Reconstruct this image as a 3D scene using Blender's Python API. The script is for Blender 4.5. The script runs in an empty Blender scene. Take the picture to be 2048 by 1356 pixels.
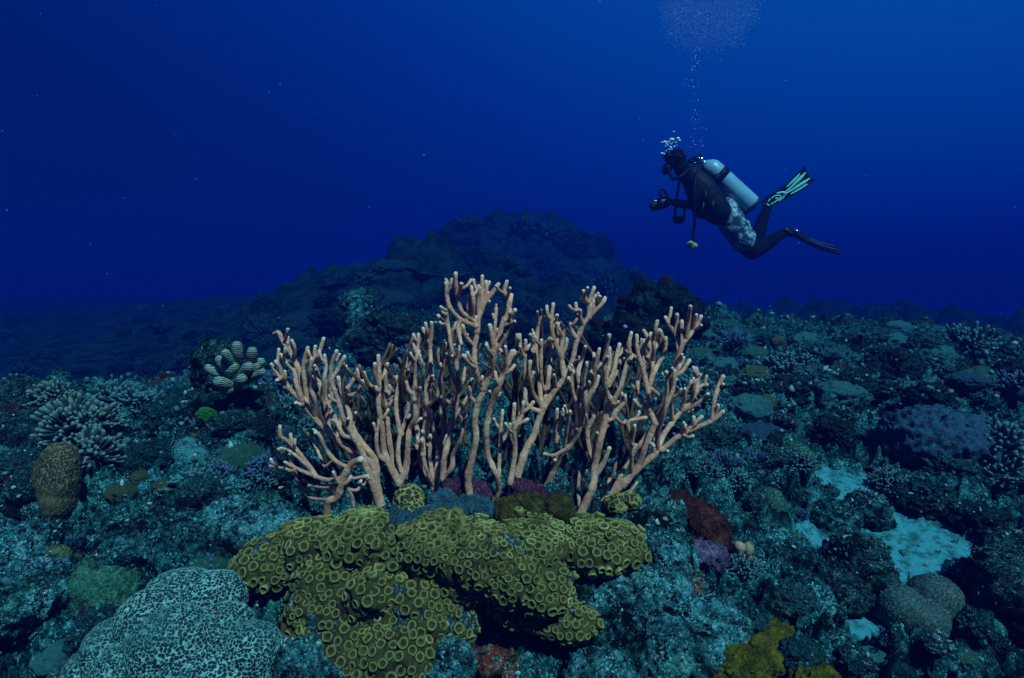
import bpy, bmesh, math, random
import numpy as np
from mathutils import Vector, Matrix, Quaternion
random.seed(7)
RNG = np.random.default_rng(7)
scene = bpy.context.scene
COL = scene.collection
R = math.radians

# ------------------------------------------------------------------ camera
FPX = 1117.0                     # focal length in photo pixels (photo 2048 x 1356)
PITCH = R(5.0)
cam_d = bpy.data.cameras.new('camera')
cam_d.sensor_width = 36.0
cam_d.lens = 36.0 * FPX / 2048.0
cam_d.clip_start = 0.02
cam_d.clip_end = 300.0
cam = bpy.data.objects.new('camera', cam_d)
COL.objects.link(cam)
cam.location = (0, 0, 0)
cam.rotation_euler = (R(90) - PITCH, 0, 0)
scene.camera = cam

# ------------------------------------------------------------------ sun, world, exposure
SUN_DIR = Vector((0.30, -0.50, 0.80)).normalized()      # towards the sun
sun_d = bpy.data.lights.new('sun', 'SUN')
sun_d.energy = 5.0
sun_d.angle = R(1.5)
sun_d.color = (1.0, 0.93, 0.84)
sun = bpy.data.objects.new('sun', sun_d)
COL.objects.link(sun)
sun.rotation_euler = SUN_DIR.to_track_quat('Z', 'Y').to_euler()

world = bpy.data.worlds.new('World')
scene.world = world
world.use_nodes = True
wn, wl = world.node_tree.nodes, world.node_tree.links
wn.clear()
wout = wn.new('ShaderNodeOutputWorld')
tc = wn.new('ShaderNodeTexCoord')
dot = wn.new('ShaderNodeVectorMath'); dot.operation = 'DOT_PRODUCT'
dot.inputs[1].default_value = Vector((0.50, 0.12, 0.86)).normalized()
wl.new(tc.outputs['Generated'], dot.inputs[0])
mr = wn.new('ShaderNodeMapRange')
mr.inputs['From Min'].default_value = -1.0
mr.inputs['From Max'].default_value = 1.0
wl.new(dot.outputs['Value'], mr.inputs['Value'])
ramp = wn.new('ShaderNodeValToRGB')
ramp.color_ramp.interpolation = 'B_SPLINE'
e = ramp.color_ramp.elements
e[0].position = 0.0; e[0].color = (0.0001, 0.0006, 0.006, 1)
e[1].position = 1.0; e[1].color = (0.0015, 0.085, 0.29, 1)
for pos, c in ((0.35, (0.0001, 0.002, 0.022, 1)), (0.50, (0.0001, 0.0055, 0.075, 1)), (0.62, (0.0001, 0.013, 0.13, 1)), (0.74, (0.0002, 0.036, 0.22, 1)), (0.86, (0.001, 0.078, 0.29, 1))):
    el = e.new(pos); el.color = c
wl.new(mr.outputs[0], ramp.inputs['Fac'])
bgw = wn.new('ShaderNodeBackground'); bgw.inputs['Strength'].default_value = 1.3
wl.new(ramp.outputs['Color'], bgw.inputs['Color'])
# daylight sky as it arrives through the water column (strongly filtered)
sky = wn.new('ShaderNodeTexSky'); sky.sky_type = 'NISHITA'; sky.sun_disc = False
sky.sun_elevation = math.asin(SUN_DIR.z)
sky.sun_rotation = math.atan2(SUN_DIR.x, SUN_DIR.y)
filt = wn.new('ShaderNodeMix'); filt.data_type = 'RGBA'; filt.blend_type = 'MULTIPLY'
filt.inputs['Factor'].default_value = 1.0
filt.inputs['B'].default_value = (0.004, 0.03, 0.05, 1)
wl.new(sky.outputs['Color'], filt.inputs['A'])
bgs = wn.new('ShaderNodeBackground'); bgs.inputs['Strength'].default_value = 0.05
wl.new(filt.outputs['Result'], bgs.inputs['Color'])
addw = wn.new('ShaderNodeAddShader')
wl.new(bgw.outputs[0], addw.inputs[0]); wl.new(bgs.outputs[0], addw.inputs[1])
wl.new(addw.outputs[0], wout.inputs['Surface'])

vs = scene.view_settings
vs.view_transform = 'Standard'; vs.look = 'None'; vs.gamma = 1.0; vs.use_curve_mapping = False
vs.exposure = 0.3
cy = scene.cycles
cy.use_denoising = True
cy.max_bounces = 5; cy.diffuse_bounces = 2; cy.glossy_bounces = 2; cy.transmission_bounces = 4
cy.volume_bounces = 0; cy.transparent_max_bounces = 8
cy.caustics_reflective = False; cy.caustics_refractive = False
cy.sample_clamp_indirect = 4.0

# ------------------------------------------------------------------ helpers: picture geometry
CP, SP = math.cos(PITCH), math.sin(PITCH)
def at(px, py, d):
    """point at photo direction (px, py), d metres along the camera axis"""
    X = (px - 1024.0) / FPX * d
    Z = (678.0 - py) / FPX * d
    return np.stack(np.broadcast_arrays(X, d * CP + Z * SP, Z * CP - d * SP), -1).astype(float)
def V(px, py, d):
    return Vector(at(px, py, d).tolist())

# ------------------------------------------------------------------ helpers: noise (numpy)
_perm = RNG.permutation(256).astype(np.int32)
PERM = np.concatenate([_perm, _perm, _perm])
_g = RNG.normal(size=(256, 3)); _g /= np.linalg.norm(_g, axis=1)[:, None]
GRAD = _g.astype(np.float32)
def perlin(p):
    p = np.asarray(p, np.float32)
    i = np.floor(p).astype(np.int32); f = p - i; i &= 255
    u = f * f * f * (f * (f * 6 - 15) + 10)
    out = 0
    res = {}
    for dx in (0, 1):
        for dy in (0, 1):
            for dz in (0, 1):
                h = PERM[PERM[PERM[i[:, 0] + dx] + i[:, 1] + dy] + i[:, 2] + dz]
                g = GRAD[h]
                res[dx, dy, dz] = g[:, 0] * (f[:, 0] - dx) + g[:, 1] * (f[:, 1] - dy) + g[:, 2] * (f[:, 2] - dz)
    def lerp(a, b, t): return a + (b - a) * t
    x00 = lerp(res[0, 0, 0], res[1, 0, 0], u[:, 0]); x10 = lerp(res[0, 1, 0], res[1, 1, 0], u[:, 0])
    x01 = lerp(res[0, 0, 1], res[1, 0, 1], u[:, 0]); x11 = lerp(res[0, 1, 1], res[1, 1, 1], u[:, 0])
    return lerp(lerp(x00, x10, u[:, 1]), lerp(x01, x11, u[:, 1]), u[:, 2]) * 1.6
def fbm(p, o=4, ridged=False):
    p = np.asarray(p, np.float32); a = 1.0; s = 0; n = 0
    for k in range(o):
        v = perlin(p * (2.03 ** k) + 17.3 * k)
        if ridged: v = 1 - 2 * np.abs(v)
        s = s + a * v; n += a; a *= 0.5
    return s / n
def _hash(ix, iy, iz, k):
    h = (ix.astype(np.int64) * 73856093) ^ (iy.astype(np.int64) * 19349663) ^ (iz.astype(np.int64) * 83492791) ^ (k * 2654435761)
    h = (h ^ (h >> 13)) * 1274126177 & 0xffffffff
    h = (h ^ (h >> 16)) * 2246822519 & 0xffffffff
    return ((h ^ (h >> 15)) & 0xffff) / 65536.0
def worley(p, dims=3, jit=1.0):
    """F1, F2 and the random value of the nearest cell"""
    p = np.asarray(p, np.float32); i = np.floor(p).astype(np.int32)
    f1 = np.full(len(p), 9.0); f2 = f1.copy(); rid = f1.copy()
    zr = (-1, 0, 1) if dims == 3 else (0,)
    for dx in (-1, 0, 1):
        for dy in (-1, 0, 1):
            for dz in zr:
                c = (i[:, 0] + dx, i[:, 1] + dy, i[:, 2] + dz)
                q = [c[k] + 0.5 + jit * (_hash(*c, k + 1) - 0.5) for k in range(3)]
                d = (q[0] - p[:, 0]) ** 2 + (q[1] - p[:, 1]) ** 2
                if dims == 3: d = d + (q[2] - p[:, 2]) ** 2
                d = np.sqrt(d)
                m = d < f1
                f2 = np.where(m, f1, np.minimum(f2, d))
                rid = np.where(m, _hash(*c, 9), rid)
                f1 = np.where(m, d, f1)
    return f1, f2, rid
def sstep(a, b, x):
    t = np.clip((x - a) / (b - a), 0, 1)
    return t * t * (3 - 2 * t)

# ------------------------------------------------------------------ helpers: meshes and objects
def mesh_np(name, verts, faces, attrs=None, smooth=True):
    verts = np.asarray(verts, np.float32)
    me = bpy.data.meshes.new(name)
    if isinstance(faces, np.ndarray):
        nf, k = faces.shape
        me.vertices.add(len(verts)); me.vertices.foreach_set('co', verts.ravel())
        me.loops.add(nf * k); me.loops.foreach_set('vertex_index', faces.astype(np.int32).ravel())
        me.polygons.add(nf)
        me.polygons.foreach_set('loop_start', np.arange(0, nf * k, k, dtype=np.int32))
        me.polygons.foreach_set('loop_total', np.full(nf, k, np.int32))
        me.update(calc_edges=True)
    else:
        me.from_pydata(verts.tolist(), [], faces); me.update()
    if smooth: me.polygons.foreach_set('use_smooth', np.ones(len(me.polygons), bool))
    for k, v in (attrs or {}).items():
        a = me.attributes.new(k, 'FLOAT', 'POINT'); a.data.foreach_set('value', np.asarray(v, np.float32))
    return me
def obj(name, me, mat=None, parent=None, loc=None, rot=None, scale=None):
    if mat is not None and not me.materials: me.materials.append(mat)
    o = bpy.data.objects.new(name, me); COL.objects.link(o)
    if parent is not None: o.parent = parent
    if loc is not None: o.location = loc
    if rot is not None: o.rotation_euler = rot
    if scale is not None: o.scale = scale
    return o
def tag(o, label, cat, group=None):
    o['label'] = label; o['category'] = cat
    if group: o['group'] = group
    return o
def thing(name, label, cat, loc=(0, 0, 0), group=None):
    o = bpy.data.objects.new(name, None); COL.objects.link(o); o.location = loc
    o.empty_display_size = 0.05
    return tag(o, label, cat, group)
def get_np(me):
    n = len(me.vertices); v = np.empty(n * 3, np.float32); me.vertices.foreach_get('co', v)
    return v.reshape(-1, 3)
def set_np(me, v):
    me.vertices.foreach_set('co', np.asarray(v, np.float32).ravel()); me.update()
def normals_np(me):
    n = len(me.vertices); v = np.empty(n * 3, np.float32); me.vertex_normals.foreach_get('vector', v)
    return v.reshape(-1, 3)
_ico = {}
def ico(sub):
    if sub not in _ico:
        bm = bmesh.new(); bmesh.ops.create_icosphere(bm, subdivisions=sub, radius=1.0)
        v = np.array([x.co[:] for x in bm.verts]); f = np.array([[x.index for x in p.verts] for p in bm.faces])
        bm.free(); _ico[sub] = (v, f)
    return _ico[sub]
class MB:
    """collects pieces for one mesh"""
    def __init__(s): s.v = []; s.f = []; s.n = 0; s.a = []
    def add(s, v, f, a=0.0):
        v = np.asarray(v, float); s.v.append(v); s.f += [tuple(int(i) + s.n for i in q) for q in f]; s.n += len(v)
        s.a.append(np.broadcast_to(np.asarray(a, float), (len(v),)))
    def mesh(s, name, attr=None, smooth=True):
        return mesh_np(name, np.concatenate(s.v), s.f, {attr: np.concatenate(s.a)} if attr else None, smooth)
def catmull(P, n):
    P = np.asarray(P, float)
    if len(P) == 2: P = np.array([P[0], (P[0] + P[1]) / 2, P[1]])
    Q = np.vstack([2 * P[0] - P[1], P, 2 * P[-1] - P[-2]])
    seg = np.linalg.norm(np.diff(P[:, :3], axis=0), axis=1); cum = np.r_[0, np.cumsum(seg)]; cum /= cum[-1]
    t = np.linspace(0, 1, n); k = np.clip(np.searchsorted(cum, t, 'right') - 1, 0, len(P) - 2)
    u = ((t - cum[k]) / np.maximum(cum[k + 1] - cum[k], 1e-9))[:, None]
    a, b, c, d = Q[k], Q[k + 1], Q[k + 2], Q[k + 3]
    return 0.5 * (2 * b + (c - a) * u + (2 * a - 5 * b + 4 * c - d) * u ** 2 + (3 * b - a - 3 * c + d) * u ** 3)
def tube(P, rad, sides=10, cap=3, jit=0.0, jf=60.0):
    """closed tube along points P (n,3) with radii (n); round caps; returns verts, faces, arc position"""
    P = np.asarray(P, float); rad = np.broadcast_to(np.asarray(rad, float), (len(P),))
    T = np.gradient(P, axis=0); T /= np.maximum(np.linalg.norm(T, axis=1), 1e-9)[:, None]
    pts, rr, tt = [], [], []
    for k in range(cap, 0, -1):
        a = k / (cap + 0.35) * math.pi / 2
        pts.append(P[0] - T[0] * rad[0] * math.sin(a)); rr.append(rad[0] * math.cos(a)); tt.append(T[0])
    for k in range(len(P)): pts.append(P[k]); rr.append(rad[k]); tt.append(T[k])
    for k in range(1, cap + 1):
        a = k / (cap + 0.35) * math.pi / 2
        pts.append(P[-1] + T[-1] * rad[-1] * math.sin(a)); rr.append(rad[-1] * math.cos(a)); tt.append(T[-1])
    pts, rr, tt = np.array(pts), np.array(rr), np.array(tt)
    ref = np.array([0.31, 0.93, 0.2]); U = np.empty_like(pts); last = None
    for k in range(len(pts)):
        r_ = ref if last is None else last
        u = r_ - tt[k] * np.dot(r_, tt[k]); u /= max(np.linalg.norm(u), 1e-9); U[k] = u; last = u
    W = np.cross(tt, U)
    an = np.arange(sides) / sides * 2 * math.pi
    ring = pts[:, None, :] + rr[:, None, None] * (U[:, None, :] * np.cos(an)[None, :, None] + W[:, None, :] * np.sin(an)[None, :, None])
    v = ring.reshape(-1, 3)
    if jit > 0:
        nrm = v - np.repeat(pts, sides, 0)
        v = v + nrm * (jit * (perlin(v * jf)[:, None] + 0.5 * perlin(v * jf * 2.7)[:, None]))
    n = len(pts); f = []
    for k in range(n - 1):
        for s in range(sides):
            s2 = (s + 1) % sides
            f.append((k * sides + s, k * sides + s2, (k + 1) * sides + s2, (k + 1) * sides + s))
    f.append(tuple(range(sides - 1, -1, -1))); f.append(tuple((n - 1) * sides + s for s in range(sides)))
    arc = np.r_[0, np.cumsum(np.linalg.norm(np.diff(pts, axis=0), axis=1))]
    return v, f, np.repeat(arc[-1] - arc, sides)
def ellipsoid(c, r, sub=3, rot=None):
    v, f = ico(sub); v = v * np.asarray(r, float)
    if rot is not None: v = v @ np.array(Matrix(rot.to_matrix()) if hasattr(rot, 'to_matrix') else rot).T
    return v + np.asarray(c, float), f
def remesh(mb, voxel, smooth=4):
    """union of closed pieces as one continuous mesh"""
    me = mb.mesh('tmp'); o = bpy.data.objects.new('tmp', me); COL.objects.link(o)
    m = o.modifiers.new('r', 'REMESH'); m.mode = 'VOXEL'; m.voxel_size = voxel
    if smooth:
        s = o.modifiers.new('s', 'SMOOTH'); s.iterations = smooth; s.factor = 0.5
    dg = bpy.context.evaluated_depsgraph_get()
    out = bpy.data.meshes.new_from_object(o.evaluated_get(dg))
    bpy.data.objects.remove(o); bpy.data.meshes.remove(me)
    out.polygons.foreach_set('use_smooth', np.ones(len(out.polygons), bool))
    return out
def displace(me, fn):
    v = get_np(me); n = normals_np(me); set_np(me, v + n * fn(v)[:, None])
def attr(me, name, val):
    a = me.attributes.new(name, 'FLOAT', 'POINT'); a.data.foreach_set('value', np.asarray(val, np.float32))

# ------------------------------------------------------------------ materials
class NT:
    def __init__(s, name):
        s.m = bpy.data.materials.new(name); s.m.use_nodes = True
        s.n, s.l = s.m.node_tree.nodes, s.m.node_tree.links
        s.b = s.n['Principled BSDF']; s.out = s.n['Material Output']
        c = s.n.new('ShaderNodeTexCoord'); oi = s.n.new('ShaderNodeObjectInfo')
        ad = s.n.new('ShaderNodeVectorMath'); ad.operation = 'ADD'
        mu = s.n.new('ShaderNodeMath'); mu.operation = 'MULTIPLY'; mu.inputs[1].default_value = 37.0
        s.l.new(oi.outputs['Random'], mu.inputs[0]); s.l.new(c.outputs['Object'], ad.inputs[0]); s.l.new(mu.outputs[0], ad.inputs[1])
        s.co = ad.outputs[0]; s.rand = oi.outputs['Random']
    def noise(s, scale, detail=5, rough=0.6):
        t = s.n.new('ShaderNodeTexNoise'); t.inputs['Scale'].default_value = scale
        t.inputs['Detail'].default_value = detail; t.inputs['Roughness'].default_value = rough
        s.l.new(s.co, t.inputs['Vector']); return t.outputs['Fac']
    def voro(s, scale, feature='F1'):
        t = s.n.new('ShaderNodeTexVoronoi'); t.feature = feature; t.inputs['Scale'].default_value = scale
        s.l.new(s.co, t.inputs['Vector']); return t.outputs['Distance']
    def attr(s, name):
        t = s.n.new('ShaderNodeAttribute'); t.attribute_name = name; return t.outputs['Fac']
    def ramp(s, fac, stops, interp='LINEAR'):
        t = s.n.new('ShaderNodeValToRGB'); t.color_ramp.interpolation = interp; e = t.color_ramp.elements
        e[0].position, e[1].position = stops[0][0], stops[-1][0]
        e[0].color = (*stops[0][1], 1); e[1].color = (*stops[-1][1], 1)
        for p, c in stops[1:-1]: q = e.new(p); q.color = (*c, 1)
        s.l.new(fac, t.inputs['Fac']); return t.outputs['Color']
    def sel(s, fac, lo, hi):
        t = s.n.new('ShaderNodeMapRange'); t.inputs['From Min'].default_value = lo; t.inputs['From Max'].default_value = hi
        s.l.new(fac, t.inputs['Value']); return t.outputs[0]
    def mix(s, fac, a, b, mode='MIX'):
        t = s.n.new('ShaderNodeMix'); t.data_type = 'RGBA'; t.blend_type = mode
        for k, x in (('Factor', fac), ('A', a), ('B', b)):
            if isinstance(x, (int, float)): t.inputs[k].default_value = x
            elif isinstance(x, tuple): t.inputs[k].default_value = (*x, 1)
            else: s.l.new(x, t.inputs[k])
        return t.outputs['Result']
    def math(s, op, a, b):
        t = s.n.new('ShaderNodeMath'); t.operation = op
        for k, x in enumerate((a, b)):
            if isinstance(x, (int, float)): t.inputs[k].default_value = x
            else: s.l.new(x, t.inputs[k])
        return t.outputs[0]
    def done(s, color, rough=0.8, spec=0.2, bump=None, strength=0.5, dist=0.01):
        if isinstance(color, tuple): s.b.inputs['Base Color'].default_value = (*color, 1)
        else: s.l.new(color, s.b.inputs['Base Color'])
        s.b.inputs['Roughness'].default_value = rough; s.b.inputs['Specular IOR Level'].default_value = spec
        if bump is not None:
            b = s.n.new('ShaderNodeBump'); b.inputs['Strength'].default_value = strength; b.inputs['Distance'].default_value = dist
            s.l.new(bump, b.inputs['Height']); s.l.new(b.outputs[0], s.b.inputs['Normal'])
        return s.m

def mat_growth(name, dark, c1, c2, fleck=(0.3, 0.4, 0.4), scale=60):
    """soft growth: blotchy, pitted, with pale grit caught on it"""
    t = NT(name); n = t.noise(scale * 0.5, 6, 0.75); n2 = t.noise(scale * 3, 5, 0.75); n3 = t.noise(scale * 8, 3, 0.7)
    c = t.ramp(n, [(0.34, dark), (0.5, c1), (0.66, c2)]); c = t.mix(t.sel(n2, 0.50, 0.40), c, dark)
    c = t.mix(t.math('MULTIPLY', t.sel(n3, 0.60, 0.68), 0.6), c, fleck)
    return t.done(c, 0.9, 0.08, t.math('ADD', n2, t.math('MULTIPLY', n3, 0.5)), 1.0, 0.01)
def mat_reef(name, sc=1.0, dark=(0.003, 0.007, 0.008), mid=(0.003, 0.060, 0.063), light=(0.18, 0.58, 0.62), patch=(0.06, 0.012, 0.014), speck=0.85, sand=False):
    t = NT(name)
    n1 = t.noise(9 * sc, 8, 0.72); n2 = t.noise(45 * sc, 6, 0.7); n3 = t.noise(170 * sc, 4, 0.7); n4 = t.noise(4.2 * sc, 3)
    c = t.ramp(n1, [(0.40, dark), (0.53, mid), (0.64, tuple(m * 1.8 for m in mid))])
    c = t.mix(t.math('MULTIPLY', t.sel(n2, 0.50, 0.66), t.sel(n1, 0.36, 0.56)), c, tuple(x * 0.72 + y * 0.28 for x, y in zip(mid, light)))
    c = t.mix(t.sel(n2, 0.51, 0.41), c, dark)  # crevice shade painted: darkens the colour where the bump dips
    c = t.mix(t.math('MULTIPLY', t.sel(t.noise(6.3 * sc, 4), 0.50, 0.64), 0.7), c, t.mix(1.0, c, (0.75, 1.0, 0.55), 'MULTIPLY'))
    nb = t.noise(70 * sc, 5, 0.8)
    c = t.mix(t.math('MULTIPLY', t.sel(nb, 0.585, 0.64), t.sel(n1, 0.44, 0.60)), c, tuple(x * y for x, y in zip(light, (1.5, 1.0, 1.0))))
    c = t.mix(t.sel(nb, 0.44, 0.37), c, dark)
    v = t.voro(130 * sc)
    sp = t.math('MULTIPLY', t.sel(v, 0.30, 0.12), t.sel(n1, 0.46, 0.60))
    c = t.mix(t.math('MULTIPLY', sp, speck), c, light)
    c = t.mix(t.math('MULTIPLY', t.sel(n3, 0.56, 0.66), t.sel(n1, 0.40, 0.54)), c, light)
    c = t.mix(t.math('MULTIPLY', t.sel(n4, 0.60, 0.70), t.sel(n2, 0.62, 0.42)), c, patch)
    h = t.math('ADD', t.math('MULTIPLY', n2, 1.0), t.math('MULTIPLY', n3, 0.6))
    if sand:
        s = t.attr('sand')
        g = t.noise(600, 4, 0.8); g2 = t.noise(34, 6, 0.7)
        sc_ = t.ramp(g, [(0.32, (0.010, 0.09, 0.10)), (0.5, (0.035, 0.23, 0.26)), (0.68, (0.12, 0.42, 0.45))])
        sc_ = t.mix(t.sel(g2, 0.47, 0.60), sc_, (0.016, 0.085, 0.095))
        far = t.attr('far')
        c = t.mix(t.math('MULTIPLY', far, 0.92), c, t.ramp(t.noise(5, 6, 0.7), [(0.4, (0.002, 0.005, 0.005)), (0.6, (0.010, 0.022, 0.022))]))  # weaker light on the far reef painted as a darker colour
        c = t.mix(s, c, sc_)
        h = t.math('ADD', t.math('MULTIPLY', h, t.math('SUBTRACT', 1.0, s)), t.math('MULTIPLY', g, 0.1))
    return t.done(c, 1.0, 0.0, h, 1.0, 0.014)
def mat_dome(name, a, b, ridge, cell=120, w=0.16, patch=0.7):
    """stony coral: corallite net of pale ridges over a darker body"""
    t = NT(name)
    v = t.voro(cell, 'DISTANCE_TO_EDGE'); n = t.noise(14, 4); n2 = t.noise(160, 3)
    c = t.mix(t.sel(n, 0.35, 0.65), a, b)
    rg = t.sel(v, w, 0.03)
    c = t.mix(t.math('MULTIPLY', rg, t.math('ADD', 0.25, t.math('MULTIPLY', t.sel(n, 0.3, 0.6), patch))), c, ridge)
    c = t.mix(t.math('MULTIPLY', t.sel(n2, 0.55, 0.7), 0.6), c, ridge)
    n3 = t.noise(40, 6, 0.75); c = t.mix(t.sel(n3, 0.5, 0.38), c, tuple(x * 0.2 for x in a))
    return t.done(c, 0.75, 0.2, t.math('ADD', rg, t.math('MULTIPLY', n2, 0.4)), 0.7, 0.006)
def mat_nub(name, base, tip):
    t = NT(name); n = t.noise(90, 4); k = t.attr('tip')
    c = t.mix(k, base, tip); c = t.mix(t.sel(n, 0.35, 0.7), t.mix(0.5, c, base), c)
    return t.done(c, 0.75, 0.2, t.noise(420, 3), 0.5, 0.004)
def mat_plain(name, c1, c2, scale=20, rough=0.6, spec=0.3, bump=0.0, metal=0.0):
    t = NT(name); n = t.noise(scale, 4)
    m = t.done(t.mix(t.sel(n, 0.35, 0.65), c1, c2), rough, spec, n if bump else None, bump, 0.01)
    t.b.inputs['Metallic'].default_value = metal
    return m

M = {}
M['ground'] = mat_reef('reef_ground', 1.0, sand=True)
M['rock'] = mat_reef('turf_rock', 1.0)
M['rock_dark'] = mat_reef('dark_rock', 1.1, dark=(0.003, 0.005, 0.005), mid=(0.006, 0.028, 0.030), light=(0.12, 0.28, 0.29), speck=0.5)
M['rock_pale'] = mat_reef('pale_rock', 1.0, mid=(0.014, 0.14, 0.158), light=(0.32, 0.68, 0.72), speck=0.9)
M['rock_far_dimmed'] = mat_reef('far_rock_dimmed', 0.16, dark=(0.002, 0.004, 0.004), mid=(0.005, 0.015, 0.016), light=(0.03, 0.065, 0.065))  # distant rock dimmed in its colour; the sun reaches it equally
M['rock_brown'] = mat_reef('brown_rock', 1.2, dark=(0.02, 0.012, 0.008), mid=(0.12, 0.06, 0.035), light=(0.6, 0.55, 0.45), patch=(0.2, 0.03, 0.02), speck=1.0)
M['dome_teal'] = mat_dome('teal_coral', (0.010, 0.085, 0.090), (0.022, 0.16, 0.165), (0.08, 0.30, 0.30))
M['dome_green'] = mat_dome('green_coral', (0.008, 0.05, 0.03), (0.016, 0.10, 0.06), (0.06, 0.22, 0.15), 150)
M['dome_olive'] = mat_dome('olive_coral', (0.03, 0.055, 0.02), (0.06, 0.09, 0.03), (0.13, 0.16, 0.07), 140)
M['dome_blue'] = mat_dome('slate_coral', (0.006, 0.035, 0.07), (0.012, 0.06, 0.12), (0.035, 0.12, 0.19), 200)
M['nub_teal'] = mat_nub('teal_nubs', (0.010, 0.045, 0.05), (0.11, 0.28, 0.29))
M['nub_far_dimmed'] = mat_nub('dimmed_nubs', (0.004, 0.012, 0.013), (0.025, 0.06, 0.06))  # darker copy of the teal nubs, distance dimming in its colour
M['dome_far_dimmed'] = mat_dome('dimmed_coral', (0.005, 0.02, 0.022), (0.010, 0.035, 0.038), (0.02, 0.06, 0.06))  # teal coral darkened for far off, dimming put into the colour
M['nub_blue'] = mat_nub('blue_nubs', (0.012, 0.04, 0.075), (0.09, 0.21, 0.34))
M['nub_pink'] = mat_nub('pink_nubs', (0.025, 0.055, 0.05), (0.19, 0.33, 0.29))

def mat_branch():
    t = NT('tan_coral')
    n = t.noise(26, 4); n2 = t.noise(420, 3, 0.7); n3 = t.noise(8, 3); k = t.attr('tip')
    c = t.ramp(n, [(0.34, (0.46, 0.20, 0.13)), (0.5, (0.74, 0.36, 0.23)), (0.64, (0.92, 0.52, 0.33))])
    c = t.mix(t.math('MULTIPLY', t.sel(n2, 0.45, 0.7), 0.45), c, (0.95, 0.60, 0.40))
    c = t.mix(t.math('MULTIPLY', t.sel(n3, 0.60, 0.70), 0.75), c, (0.42, 0.20, 0.04))
    c = t.mix(t.math('MULTIPLY', t.sel(t.noise(60, 5, 0.7), 0.56, 0.68), 0.55), c, (0.34, 0.17, 0.13))
    c = t.mix(t.math('MULTIPLY', t.sel(t.noise(5, 2), 0.45, 0.7), 0.5), c, (0.52, 0.27, 0.20))
    c = t.mix(k, c, (0.98, 0.82, 0.62))
    return t.done(c, 0.85, 0.08, t.math('ADD', n2, t.math('MULTIPLY', t.noise(110, 3), 1.5)), 0.9, 0.006)
M['branch'] = mat_branch()
M['branch_rear_shaded'] = mat_nub('shaded_twigs', (0.10, 0.055, 0.03), (0.40, 0.26, 0.16))  # shade behind the front row put into a darker colour
def mat_cup():
    t = NT('olive_cups')
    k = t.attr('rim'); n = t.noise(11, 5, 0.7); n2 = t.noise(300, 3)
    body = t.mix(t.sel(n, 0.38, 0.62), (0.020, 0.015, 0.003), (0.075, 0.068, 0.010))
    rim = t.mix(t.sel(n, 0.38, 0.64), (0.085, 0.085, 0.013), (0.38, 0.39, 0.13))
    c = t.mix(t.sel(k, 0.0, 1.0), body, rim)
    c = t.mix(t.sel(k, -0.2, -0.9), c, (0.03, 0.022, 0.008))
    c = t.mix(t.math('MULTIPLY', t.sel(n2, 0.62, 0.72), 0.4), c, (0.4, 0.45, 0.25))
    g = t.noise(140, 5, 0.75)
    c = t.mix(t.attr('bare'), c, t.ramp(g, [(0.4, (0.006, 0.010, 0.010)), (0.55, (0.03, 0.06, 0.055)), (0.64, (0.35, 0.46, 0.45))]))
    return t.done(c, 0.7, 0.15, t.math('ADD', n2, t.math('MULTIPLY', t.attr('bare'), g)), 0.6, 0.005)
M['cup'] = mat_cup()
def mat_ridge(name, valley, mid, ridge):
    t = NT(name); k = t.attr('ridge'); n = t.noise(10, 4); n2 = t.noise(260, 3)
    rr = t.mix(t.sel(n, 0.38, 0.62), tuple(x * 0.5 + y * 0.5 for x, y in zip(mid, ridge)), ridge)
    c = t.mix(t.sel(k, 0.35, 0.95), t.mix(t.sel(n, 0.32, 0.52), mid, valley), rr)
    c = t.mix(t.math('MULTIPLY', t.sel(n2, 0.4, 0.7), 0.3), c, mid)
    return t.done(c, 0.7, 0.2, n2, 0.4, 0.004)
M['brain_pale'] = mat_ridge('pale_honeycomb_coral', (0.001, 0.012, 0.018), (0.005, 0.052, 0.054), (0.22, 0.48, 0.42))
M['brain_olive'] = mat_ridge('olive_honeycomb_coral', (0.02, 0.017, 0.005), (0.07, 0.06, 0.012), (0.34, 0.33, 0.10))
M['brain_brown'] = mat_ridge('brown_honeycomb_coral', (0.014, 0.013, 0.008), (0.075, 0.075, 0.035), (0.19, 0.16, 0.07))
M['brain_green'] = mat_ridge('green_honeycomb_coral', (0.004, 0.022, 0.012), (0.008, 0.06, 0.036), (0.04, 0.19, 0.12))
M['brain_grey'] = mat_ridge('grey_honeycomb_coral', (0.008, 0.022, 0.022), (0.025, 0.07, 0.065), (0.08, 0.15, 0.13))
M['red'] = mat_growth('red_algae', (0.012, 0.004, 0.004), (0.07, 0.016, 0.01), (0.19, 0.065, 0.035), (0.3, 0.3, 0.26))
M['lavender'] = mat_growth('lavender_sponge', (0.03, 0.02, 0.05), (0.16, 0.11, 0.22), (0.36, 0.27, 0.44), (0.5, 0.5, 0.6))
M['magenta'] = mat_growth('magenta_algae', (0.02, 0.008, 0.014), (0.12, 0.03, 0.07), (0.34, 0.13, 0.23), (0.5, 0.4, 0.45))
M['peach'] = mat_plain('peach_sponge', (0.16, 0.10, 0.07), (0.40, 0.27, 0.19), 60, 0.7, 0.2, 0.3)
M['yellow'] = mat_growth('yellow_algae', (0.02, 0.022, 0.003), (0.14, 0.125, 0.008), (0.32, 0.26, 0.018), (0.3, 0.3, 0.1))
M['leaf_green'] = mat_growth('bright_green_sponge', (0.006, 0.04, 0.012), (0.02, 0.13, 0.03), (0.07, 0.28, 0.06), (0.2, 0.4, 0.2))
M['green_bright'] = mat_growth('vivid_green_sponge', (0.02, 0.14, 0.03), (0.05, 0.36, 0.08), (0.12, 0.52, 0.14), (0.3, 0.6, 0.3))
M['blue_crust'] = mat_growth('blue_sponge', (0.01, 0.035, 0.05), (0.04, 0.12, 0.16), (0.09, 0.22, 0.27), (0.2, 0.4, 0.45))
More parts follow.
